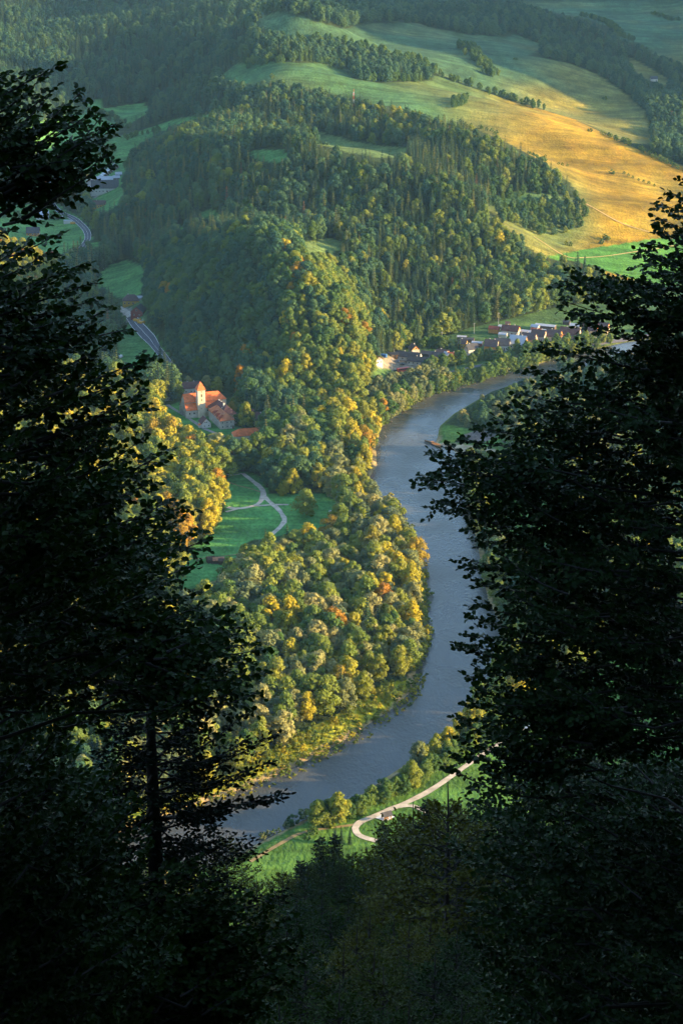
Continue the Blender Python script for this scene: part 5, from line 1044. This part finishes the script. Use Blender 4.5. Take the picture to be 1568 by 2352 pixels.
#@@NEAR
# ---------------------------------------------------------------- trees close to the viewer
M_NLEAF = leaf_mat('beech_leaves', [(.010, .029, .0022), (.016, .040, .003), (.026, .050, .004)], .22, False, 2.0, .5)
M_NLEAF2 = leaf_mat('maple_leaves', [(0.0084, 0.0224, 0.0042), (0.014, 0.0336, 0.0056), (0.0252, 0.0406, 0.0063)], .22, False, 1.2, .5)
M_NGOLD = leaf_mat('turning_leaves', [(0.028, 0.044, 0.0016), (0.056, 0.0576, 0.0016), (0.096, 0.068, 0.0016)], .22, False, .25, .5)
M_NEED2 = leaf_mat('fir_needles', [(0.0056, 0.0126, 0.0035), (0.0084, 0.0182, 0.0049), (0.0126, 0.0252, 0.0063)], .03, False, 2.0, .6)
M_NBARK = mat('smooth_bark', (.035, .03, .027), .85, .2, (4, .3))
class Leafy:
    def __init__(s, r): s.P = []; s.D = []; s.N = []; s.L = []; s.W = []; s.wood = MB(); s.r = r
    def leaf(s, p, d, n_, l_, w): s.P.append(p); s.D.append(d); s.N.append(n_); s.L.append(l_); s.W.append(w)
    def twig(s, p, d, length, ls, asp=.72, step=.36, cross=False, rad=None):
        r = s.r; n_ = max(2, int(length / (ls * step))); up = np.array([0, 0, 1.]); e = p + d * length; bend = np.array([0, 0, -.12 * length])
        s.wood.tube([p, p + d * length * .55 + bend * .3, e + bend], [rad or ls * .04, ls * .03, ls * .015], M_NBARK, 3, False)
        side = np.cross(d, up); side /= np.linalg.norm(side) + 1e-6; nr = np.cross(side, d)
        T = (np.arange(n_) + .6) / n_; sg = np.where(np.arange(n_) % 2 == 0, 1., -1.)
        q = p + d * length * T[:, None] + bend * (T ** 2)[:, None] + r.normal(size=(n_, 3)) * ls * .12
        dd = d * .55 + side * sg[:, None] * .85 + r.normal(size=(n_, 3)) * .28 + [0, 0, -.12]
        dd[-1] = d + r.normal(size=3) * .1
        nn = nr * .7 + r.normal(size=(n_, 3)) * .62 - np.array([0, .35, -.15]); l_ = ls * r.uniform(.8, 1.35, n_)
        s.P.append(q); s.D.append(dd); s.N.append(nn); s.L.append(l_); s.W.append(l_ * asp)
        if cross: s.P.append(q); s.D.append(dd); s.N.append(np.cross(dd, nn)); s.L.append(l_); s.W.append(l_ * asp)
    def bough(s, p0, p1, ls, nt=16, spread=.42, rad=.02, asp=.72, step=.36, cross=False, start=.1, lift=.06, flat=.42):
        r = s.r; p0 = np.array(p0); p1 = np.array(p1); v = p1 - p0; Lg = np.linalg.norm(v); d0 = v / Lg; up = np.array([0, 0, 1.])
        side = np.cross(d0, up); side /= np.linalg.norm(side) + 1e-6
        m1 = p0 + v * .5 + up * Lg * (r.uniform(-.16, .08) - lift * .5) + side * Lg * r.uniform(-.14, .14)
        def c(t): return (1 - t) ** 2 * p0 + 2 * t * (1 - t) * m1 + t * t * p1
        pts = [c(t) for t in np.linspace(0, 1, 7)]; s.wood.tube(pts, [rad * (1 - .85 * t) + .002 for t in np.linspace(0, 1, 7)], M_NBARK, 5, False)
        for i in range(nt):
            t = start + (1 - start) * (i + r.uniform(.2, .8)) / nt; sg = 1 if i % 2 else -1; q = c(t); tan = c(min(1, t + .05)) - c(t - .05); tan /= np.linalg.norm(tan)
            d = tan * r.uniform(.6, 1.0) + side * sg * r.uniform(.5, 1.0) + up * (r.normal() * flat + .05); d /= np.linalg.norm(d)
            s.twig(q, d, Lg * spread * (1.08 - .75 * t) * r.uniform(.6, 1.15), ls, asp, step, cross)
        s.twig(c(.93), (p1 - c(.9)) / (np.linalg.norm(p1 - c(.9)) + 1e-6), Lg * .12, ls, asp, step, cross)
    def mesh(s, name, m):
        P = np.vstack(s.P); D = np.vstack(s.D); N = np.vstack(s.N); L = np.concatenate(s.L)[:, None]; W = np.concatenate(s.W)[:, None] * .5
        D = D / np.linalg.norm(D, axis=1, keepdims=True); N = N - D * (N * D).sum(1, keepdims=True); N /= np.linalg.norm(N, axis=1, keepdims=True) + 1e-9; S = np.cross(D, N)
        v = np.stack([P, P + D * L * .35 + S * W + N * W * .3, P + D * L * .75 + S * W * .75 + N * W * .2, P + D * L - N * L * .08, P + D * L * .75 - S * W * .75 + N * W * .2, P + D * L * .35 - S * W + N * W * .3], 1).reshape(-1, 3)
        b = np.arange(len(P))[:, None] * 6
        return np_mesh(name, v, [b + np.array([[0, 1, 2, 3]]), b + np.array([[0, 3, 4, 5]])], [m])
def near_tree(name, label, cat, seed, leafm, trunk_uv, d0, boughs, ls, trunk_r=.16, nt=16, rad=.018, spread=.42, top=8, **kw):
    """boughs: list of (u0, v0, u1, v1, distance0, distance1)"""
    r = np.random.default_rng(seed); lf = Leafy(r); tp = near(trunk_uv[0], trunk_uv[1], d0); gx, gy = tp[0], tp[1]; gz = float(H(gx, gy))
    o = empty(name, (gx, gy, gz), 0); tag(o, label, cat); org = np.array([gx, gy, gz])
    for (u0, v0, u1, v1, a, b_) in boughs: lf.bough(near(u0, v0, a) - org, near(u1, v1, b_) - org, ls, nt, spread, rad, **kw)
    zt = max(float(near(u0, v0, a)[2]) for u0, v0, u1, v1, a, b_ in boughs) - gz + 1
    out_a = 0.0 if gx > 0 else math.pi; sc_ = ls / .06                # the outer side of the crown, away from the view
    for k in range(58):
        f = (k + .5) / 58; z = zt * (.42 + .6 * f); a = out_a + r.uniform(-1.75, 1.75); Lb = sc_ * 2.2 * (1.05 - .75 * f ** 2) * r.uniform(.7, 1.1)
        lf.bough((0, 0, z - .2), (math.cos(a) * Lb, math.sin(a) * Lb, z + Lb * r.uniform(.05, .4)), ls * 1.15, 13, .42, rad * 1.2)
    zt += .35
    link('foliage', lf.mesh('foliage', leafm), o)
    wd = lf.wood; wd.build('branches', o)
    t_ = MB(); t_.tube([(0, 0, -.6), (.05, .04, zt * .3), (-.04, .06, zt * .6), (.02, -.03, zt)], [trunk_r * 1.3, trunk_r, trunk_r * .6, .015], M_NBARK, 10); t_.build('trunk', o, True)
    # limbs that carry the boughs
    lb = MB()
    for k, (u0, v0, u1, v1, a, b_) in enumerate(boughs):
        if k % 9 == 0:
            p = near(u0, v0, a) - org; z = max(.3, min(zt - .2, p[2] - .35 * math.hypot(p[0], p[1]))); q = Vector((0, 0, z)); e = Vector(p); dl = (e - q).length; sd = (e - q).normalized().cross(Vector((0, 0, 1))) * dl; w1, w2 = r.uniform(-.06, .06, 2); lb.tube([q, q.lerp(e, .25) + Vector((0, 0, .10 * dl)) + sd * float(w1), q.lerp(e, .5) + Vector((0, 0, .12 * dl)) + sd * float(w2), q.lerp(e, .75) + Vector((0, 0, .07 * dl)) + sd * float(w1), e], [rad * 2.2, rad * 1.9, rad * 1.6, rad * 1.3, rad * 1.0], M_NBARK, 6, False)
    if lb.v: lb.build('limbs', o)
    return o
def fill(poly, n, du, dv, d0, d1, r, jit=40):
    xs = [p[0] for p in poly]; ys = [p[1] for p in poly]; out = []
    while len(out) < n:
        u = r.uniform(min(xs), max(xs)); v = r.uniform(min(ys), max(ys))
        if in_poly(np.array([u]), np.array([v]), poly)[0]:
            a = r.uniform(d0, d1); out.append((u + du * r.uniform(.6, 1.1) + r.normal() * jit * .5, v + dv * r.uniform(.5, 1.4) + r.normal() * jit, u, v, a, a + r.uniform(-.6, .6)))
    return out
r_ = np.random.default_rng(3)
# beech bough at the upper left
tips = [(5,178),(58,172),(95,178),(134,152),(125,205),(100,235),(150,240),(184,213),(172,262),(205,262),(232,270),(262,288),(235,318),(200,310),(248,352),(258,372),(225,385),(190,372),(150,330),(110,290),(60,250),(30,220)]
bl = [(u - 190 - r_.uniform(0, 40), v + 120 + (v - 150) * .05, u, v, 16.5, 17 + r_.uniform(-.5, .5)) for u, v in tips]
bl += fill([(-60,200),(50,195),(130,300),(200,330),(200,375),(120,400),(20,430),(-60,440)], 13, -170, 90, 16, 18, r_)
bl += [(-160, 470, 120, 392, 16.8, 16.8), (-160, 480, 210, 372, 16.6, 16.8)]
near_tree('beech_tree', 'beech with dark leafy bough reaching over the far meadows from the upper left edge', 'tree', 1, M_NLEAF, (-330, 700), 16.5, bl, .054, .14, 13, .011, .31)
# beech filling the left side
tips = [(130,540),(118,575),(60,560),(15,530),(196,604),(165,625),(213,650),(235,715),(222,690),(285,758),(262,780),(345,820),(318,842),(296,870),(322,905),(330,935),(300,970),(330,1005),(383,1038),(360,1062),(340,1110),(385,1150),(418,1165),(398,1200)]
bl = [(u - 230 - r_.uniform(0, 50), v + 90 + r_.uniform(-20, 30), u, v, 18.5, 19 + r_.uniform(-.6, .6)) for u, v in tips]
PL = [(-60,640),(60,600),(130,640),(180,700),(220,780),(250,850),(260,900),(270,990),(320,1060),(300,1130),(360,1220),(340,1330),(-60,1400)]
bl += fill(PL, 190, -210, 70, 17.5, 21, r_)
near_tree('beech_tree', 'big beech whose dark foliage fills the left side beside the monastery', 'tree', 2, M_NLEAF, (-340, 1300), 19, bl, .058, .17, 14, .013, .33)
tips = [(470,1240),(440,1258),(435,1225),(430,1300),(410,1330),(445,1362),(456,1392),(430,1400),(505,1425),(490,1440),(560,1440),(535,1455),(600,1492),(575,1478),(520,1400),(560,1520),(600,1545),(560,1560),(590,1590),(545,1590),(500,1560)]
bl = [(u - 240 - r_.uniform(0, 60), v + 40 + r_.uniform(-50, 40), u, v, 22.5, 23 + r_.uniform(-.7, .7)) for u, v in tips]
PM = [(-60,1150),(330,1120),(420,1270),(440,1380),(500,1450),(560,1500),(550,1560),(430,1600),(300,1590),(150,1600),(-60,1620)]
bl += fill(PM, 180, -220, 40, 21, 26, r_)
near_tree('beech_tree', 'second beech below the big one with sprays reaching towards the riverside wood', 'tree', 3, M_NLEAF, (-300, 1900), 23, bl, .066, .16, 14, .014, .36)
bl = fill([(-60,1620),(190,1600),(240,1700),(290,1800),(350,1900),(330,2000),(420,2100),(400,2352),(-60,2400)], 235, -160, 120, 26, 32, r_)
near_tree('beech_tree', 'shadowed beech at the lower left in front of the fir trunk', 'tree', 4, M_NLEAF, (-120, 2300), 28, bl, .075, .14, 15, .014, .45)
tips = [(450,1990),(500,2030),(560,2060),(610,2090),(660,2110),(690,2150),(640,2180),(700,2200),(610,2230),(660,2260),(560,2140),(500,2090),(450,2060)]
bl = [(u - 260, v + 90 + r_.uniform(-20, 60), u, v, 30, 29.5) for u, v in tips] + fill([(330,2020),(450,2040),(600,2130),(650,2200),(640,2352),(330,2400)], 70, -180, 80, 29, 33, r_)
near_tree('beech_tree', 'young beech with blue green sprays at the bottom below the fir', 'tree', 5, M_NLEAF, (180, 2500), 31, bl, .08, .11, 15, .014, .45)
# the tall fir
r5 = np.random.default_rng(55); lf = Leafy(r5); D_ = 31.0; tp = near(357, 2000, D_); gz_ = float(H(tp[0], tp[1])); org = np.array([tp[0], tp[1], gz_]); o = empty('fir_tree', org); tag(o, 'straight fir with bare dark trunk and layered branches standing out against the scrub', 'conifer')
ztop = float(near(357, 1440, D_)[2]) - gz_; zb = float(near(357, 2120, D_)[2]) - gz_
for k in range(86):
    f = k / 85; z = zb + (ztop - zb) * f; Lb = (1.95 - 1.25 * f) * r5.uniform(.55, 1.0); a = k * 2.4 + r5.uniform(-.3, .3)
    p0 = np.array([0, 0, z]); p1 = p0 + np.array([math.cos(a) * Lb, math.sin(a) * Lb, Lb * r5.uniform(-.05, .22)]); lf.bough(p0, p1, .075, 13, .42, .014, .42, .5, True, .25, .14, .18)
for (v0, u1, v1) in ((1775, 628, 1688), (1800, 618, 1752), (1850, 655, 1822), (1858, 640, 1835), (1750, 560, 1700), (1700, 560, 1640), (1690, 520, 1600)):
    p0 = np.array([0, 0, float(near(357, v0, D_)[2]) - gz_]); p1 = near(u1, v1, D_ - .4) - org; lf.bough(p0, p1, .08, 22, .2, .02, .42, .45, True, .2, .05, .12)
link('foliage', lf.mesh('foliage', M_NEED2), o); lf.wood.build('branches', o)
t_ = MB(); t_.tube([(0, 0, -1), (.02, 0, zb), (0, .02, (zb + ztop) / 2), (0, 0, ztop + 1.2)], [.2, .12, .085, .012], M_NBARK, 10); t_.build('trunk', o, True)
# maple on the right
tips = [(1568,412),(1535,440),(1515,468),(1507,498),(1545,490),(1568,530),(1520,538),(1497,560),(1500,588),(1470,572),(1505,625),(1480,610),(1462,648),(1430,672),(1380,690),(1455,700),(1500,680)]
tips += [(1272,656),(1300,645),(1335,640),(1290,690),(1320,668),(1360,665),(1312,718),(1345,740)]
tips += [(1245,800),(1275,812),(1225,852),(1238,880),(1192,905),(1205,935),(1160,932),(1138,972),(1100,985),(1065,1012),(1030,1030),(988,1040),(1010,1060),(1050,1058),(962,1100),(985,1112),(1000,1085),(992,1165),(1030,1150),(1062,1165),(1100,1150)]
tips += [(1095,1190),(1078,1215),(1110,1245),(1068,1282),(1095,1300),(1100,1345),(1085,1390),(1095,1420),(1062,1478),(1085,1460),(1056,1485),(1120,1500),(1145,1530),(1110,1545),(1085,1560),(1100,1590),(1070,1618),(1052,1648),(1080,1668),(1062,1700),(1025,1760),(1050,1740),(1100,1720),(1120,1760)]
bl = [(u + 260 + r_.uniform(0, 60), v + (40 if u < 1400 else 70) + r_.uniform(-40, 50), u, v, 37, 37 + r_.uniform(-1.5, 1.5)) for u, v in tips]
PR_ = [(1620,560),(1560,620),(1550,690),(1510,770),(1440,840),(1360,860),(1280,890),(1230,950),(1170,980),(1120,1030),(1100,1110),(1180,1200),(1130,1280),(1150,1400),(1130,1470),(1190,1560),(1130,1610),(1120,1680),(1180,1760),(1300,1700),(1620,1700)]
bl += fill(PR_, 250, 230, 40, 35, 41, r_)
r8 = np.random.default_rng(88)
bl += fill([(1415,775),(1500,740),(1620,700),(1620,880),(1400,880),(1350,850)], 34, 200, 50, 36, 40, r8, 25) + fill([(1530,560),(1620,540),(1620,720),(1530,700)], 14, 180, 60, 36, 39, r8, 20)
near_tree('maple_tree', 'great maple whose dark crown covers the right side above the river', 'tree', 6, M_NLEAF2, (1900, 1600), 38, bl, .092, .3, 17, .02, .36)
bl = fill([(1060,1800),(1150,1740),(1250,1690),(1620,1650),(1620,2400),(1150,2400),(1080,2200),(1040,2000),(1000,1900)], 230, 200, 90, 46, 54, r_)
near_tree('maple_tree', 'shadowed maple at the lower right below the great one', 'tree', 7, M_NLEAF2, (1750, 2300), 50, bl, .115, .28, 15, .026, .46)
# trees on the steep slope below: detailed kinds, then copies
def slope_proto(seed, leafm, conifer=False, warm=False):
    r = np.random.default_rng(seed); lf = Leafy(r); Hh = 16.0
    if conifer:
        for k in range(130):
            f = k / 130; z = 1.5 + (Hh - 1.8) * f; Lb = 3.1 * (1 - f) ** .8 + .5; a = k * 2.4 + r.uniform(-.3, .3); Lb *= r.uniform(.75, 1.1)
            lf.bough((0, 0, z), (math.cos(a) * Lb, math.sin(a) * Lb, z + Lb * (.12 - .25 * (1 - f))), .22, 14, .5, .03, .55, .5, False, .08, .12, .2)
    else:
        for k in range(80):
            f = (k + .5) / 80; z = 3.5 + (Hh - 5.2) * f; Lb = 4.3 * math.sin(math.pi * (f * .8 + .16)) ** .8 * r.uniform(.7, 1.08); a = k * 2.4 + r.uniform(-.4, .4)
            lf.bough((0, 0, z - .5), (math.cos(a) * Lb, math.sin(a) * Lb, z + Lb * r.uniform(.15, .5)), .24, 14, .45, .05, .65, .62, False, .25, .03, .3)
    fm = lf.mesh('crown', leafm); t = MB(); t.tube([(0, 0, -1.5), (.1, 0, Hh * .4), (0, .1, Hh * .75), (0, 0, Hh * .99)], [.24, .18, .1, .02], M_NBARK, 8)
    tm = bpy.data.meshes.new('trunk'); tm.from_pydata(t.v, [], t.f); tm.materials.append(M_NBARK); tm.update()
    w = bpy.data.meshes.new('branches'); w.from_pydata(lf.wood.v, [], lf.wood.f); w.materials.append(M_NBARK); w.update(); return fm, tm, w
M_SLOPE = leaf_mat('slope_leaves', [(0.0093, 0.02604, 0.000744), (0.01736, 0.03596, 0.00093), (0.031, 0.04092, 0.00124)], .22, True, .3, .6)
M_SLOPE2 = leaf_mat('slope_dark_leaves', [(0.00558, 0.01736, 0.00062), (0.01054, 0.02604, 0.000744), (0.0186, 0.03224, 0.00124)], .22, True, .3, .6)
SLOPE = {'green': slope_proto(91, M_SLOPE), 'green2': slope_proto(92, M_SLOPE2), 'gold': slope_proto(93, M_NGOLD), 'fir': slope_proto(94, M_NEED2, True)}
def slope_tree(u, v, kind, hwant, label=None):
    y_ = float(np.interp(v, [1780, 1860, 1915, 2000, 2060, 2150, 2300, 2352], [190, 260, 330, 280, 215, 135, 85, 70])); d = rays(u, v); p = np.array([0, 0, CAMZ]) + d * y_ / d[1]
    gz_ = float(H(p[0], p[1])); h = p[2] - gz_
    if h > 34 or h < 4: return
    o = empty('fir_tree' if kind == 'fir' else 'beech_tree', (p[0], p[1], gz_), rng.uniform(0, 6.28)); o.scale = (h / 16,) * 3
    for nm, me in zip(('crown', 'trunk', 'branches'), SLOPE[kind]): link(nm, me, o)
    if label: tag(o, label, 'conifer' if kind == 'fir' else 'tree')
    else:
        lb = {'green': 'dark green beech in the shadow of the steep slope', 'green2': 'deep green beech crown massed on the shaded slope', 'gold': 'beech with yellowing sprays on the shaded slope', 'fir': 'black green fir on the steep shaded slope'}[kind]
        tag(o, lb, 'conifer' if kind == 'fir' else 'tree', lb.replace('beech', 'beeches').replace(' fir', ' firs'))
slope_tree(883, 1890, 'fir', 13, 'slender young fir rising against the loop of the gravel path')
slope_tree(735, 1920, 'fir', 13, 'dark fir at the upper edge of the slope below the meadow'); slope_tree(768, 1916, 'fir', 12, 'second dark fir beside the first at the meadow edge')
slope_tree(948, 1838, 'gold', 17, 'beech with yellow tipped crown touching the gravel path'); slope_tree(1028, 1790, 'gold', 18, 'tall beech with lit crown where the gravel path disappears')
slope_tree(985, 1835, 'fir', 17, 'slim dark fir between the two yellow tipped beeches')
slope_tree(648, 1988, 'gold', 15, 'thin beech with orange tinged shoots in front of the green meadow'); slope_tree(590, 2010, 'gold', 14, 'yellow green beech at the foot of the meadow beside the fir'); slope_tree(520, 1905, 'gold', 18, 'golden tinged beech top beside the river bend behind the fir')
slope_tree(430, 1960, 'gold', 17, 'yellowing beech behind the lower branches of the fir')
for x_, y_, h_ in ((-15, 20, 20), (-17, 34, 21), (22, 26, 22), (27, 44, 22), (33, 60, 22), (-20, 50, 20), (-9, -6, 18), (10, -5, 18), (0, -11, 18)):  # out-of-view trees added to keep skylight off the near leaves
    g_ = float(H(x_, y_)); o = empty('beech_tree', (x_, y_, g_), rng.uniform(0, 6.28)); o.scale = (h_ / 16,) * 3
    for nm, me in zip(('crown', 'trunk', 'branches'), SLOPE['green']): link(nm, me, o)
    tag(o, 'unseen beech added beside the viewpoint to shade the near foliage', 'tree', 'unseen beeches added for shade around the viewpoint')
for (u, v, k, h) in ((705,1968,'green',13),(745,1960,'green2',13),(790,1968,'green',13),(835,1990,'green',13),(880,2000,'gold',13),(925,2008,'gold',13),(965,2030,'green',13),(640,2030,'green',13),(600,2060,'gold',12),(680,2050,'green',12),(740,2040,'green',12),(800,2060,'green',12),(1010,1960,'green',15),(1100,1990,'green2',15),(850,2085,'gold',12),(905,2100,'green',12),(990,2095,'gold',13),(1050,2130,'green',13),(1150,2050,'green2',15),(720,2130,'green',12),(790,2160,'gold',12),(860,2170,'green',12),(690,1975,'fir',13),(810,1945,'green',15),(850,1955,'green',14),(915,1925,'green2',16),(700,2010,'green',14),(780,1985,'green2',14),(1000,1880,'green2',18),(1075,1830,'green',18),(1150,1800,'green2',18),(880,2050,'gold',15),(980,2010,'green',16),(760,2080,'green',14),(820,2120,'gold',15),(940,2110,'gold',15),(1060,2030,'green',17),(1060,1940,'fir',18),(1120,1900,'green2',18),(1200,1860,'fir',19),(660,2080,'green2',14),(600,2140,'green',14),(700,2180,'green2',14),(880,2210,'green',15),(1000,2180,'green',16),(1100,2120,'green2',17),(780,2250,'green',14),(940,2290,'green',15),(640,2280,'green',14),(540,2250,'green2',14),(1060,2290,'green2',16),(1180,2200,'green2',17),(1200,2040,'green',17),(1300,1950,'green2',18),(1400,1900,'green',18),(1300,2150,'green',17),(1420,2100,'fir',18),(1500,2000,'green2',18),(1540,1850,'green',19),(1400,2250,'green',17),(1530,2200,'green2',17),(300,2000,'green2',15),(200,2100,'green',15),(100,2000,'green2',16),(20,2150,'green',15),(400,2150,'green',14),(300,2250,'green2',14),(120,2280,'green',14),(500,2100,'fir',15),(460,2020,'green',15),(860,2330,'green2',14),(1250,1820,'green2',19),(1340,1800,'fir',19),(1450,1790,'green',19)):
    slope_tree(u, v, k, h)
#@@HAZE
# ---------------------------------------------------------------- air
hz = bpy.data.materials.new('haze_air'); hz.use_nodes = True; n = hz.node_tree.nodes; l = hz.node_tree.links; n.clear()
out = n.new('ShaderNodeOutputMaterial'); pv = n.new('ShaderNodeVolumePrincipled'); pv.inputs['Color'].default_value = (.34, .68, 1, 1); pv.inputs['Density'].default_value = 0.000018; pv.inputs['Anisotropy'].default_value = 0.1
l.new(pv.outputs[0], out.inputs['Volume'])
hb = MB(); hb.box(-19000, 19000, -1500, 10500, -8, 720, hz)
hb.build('haze', kind='stuff', label='thin blue haze filling the valley air', cat='haze')
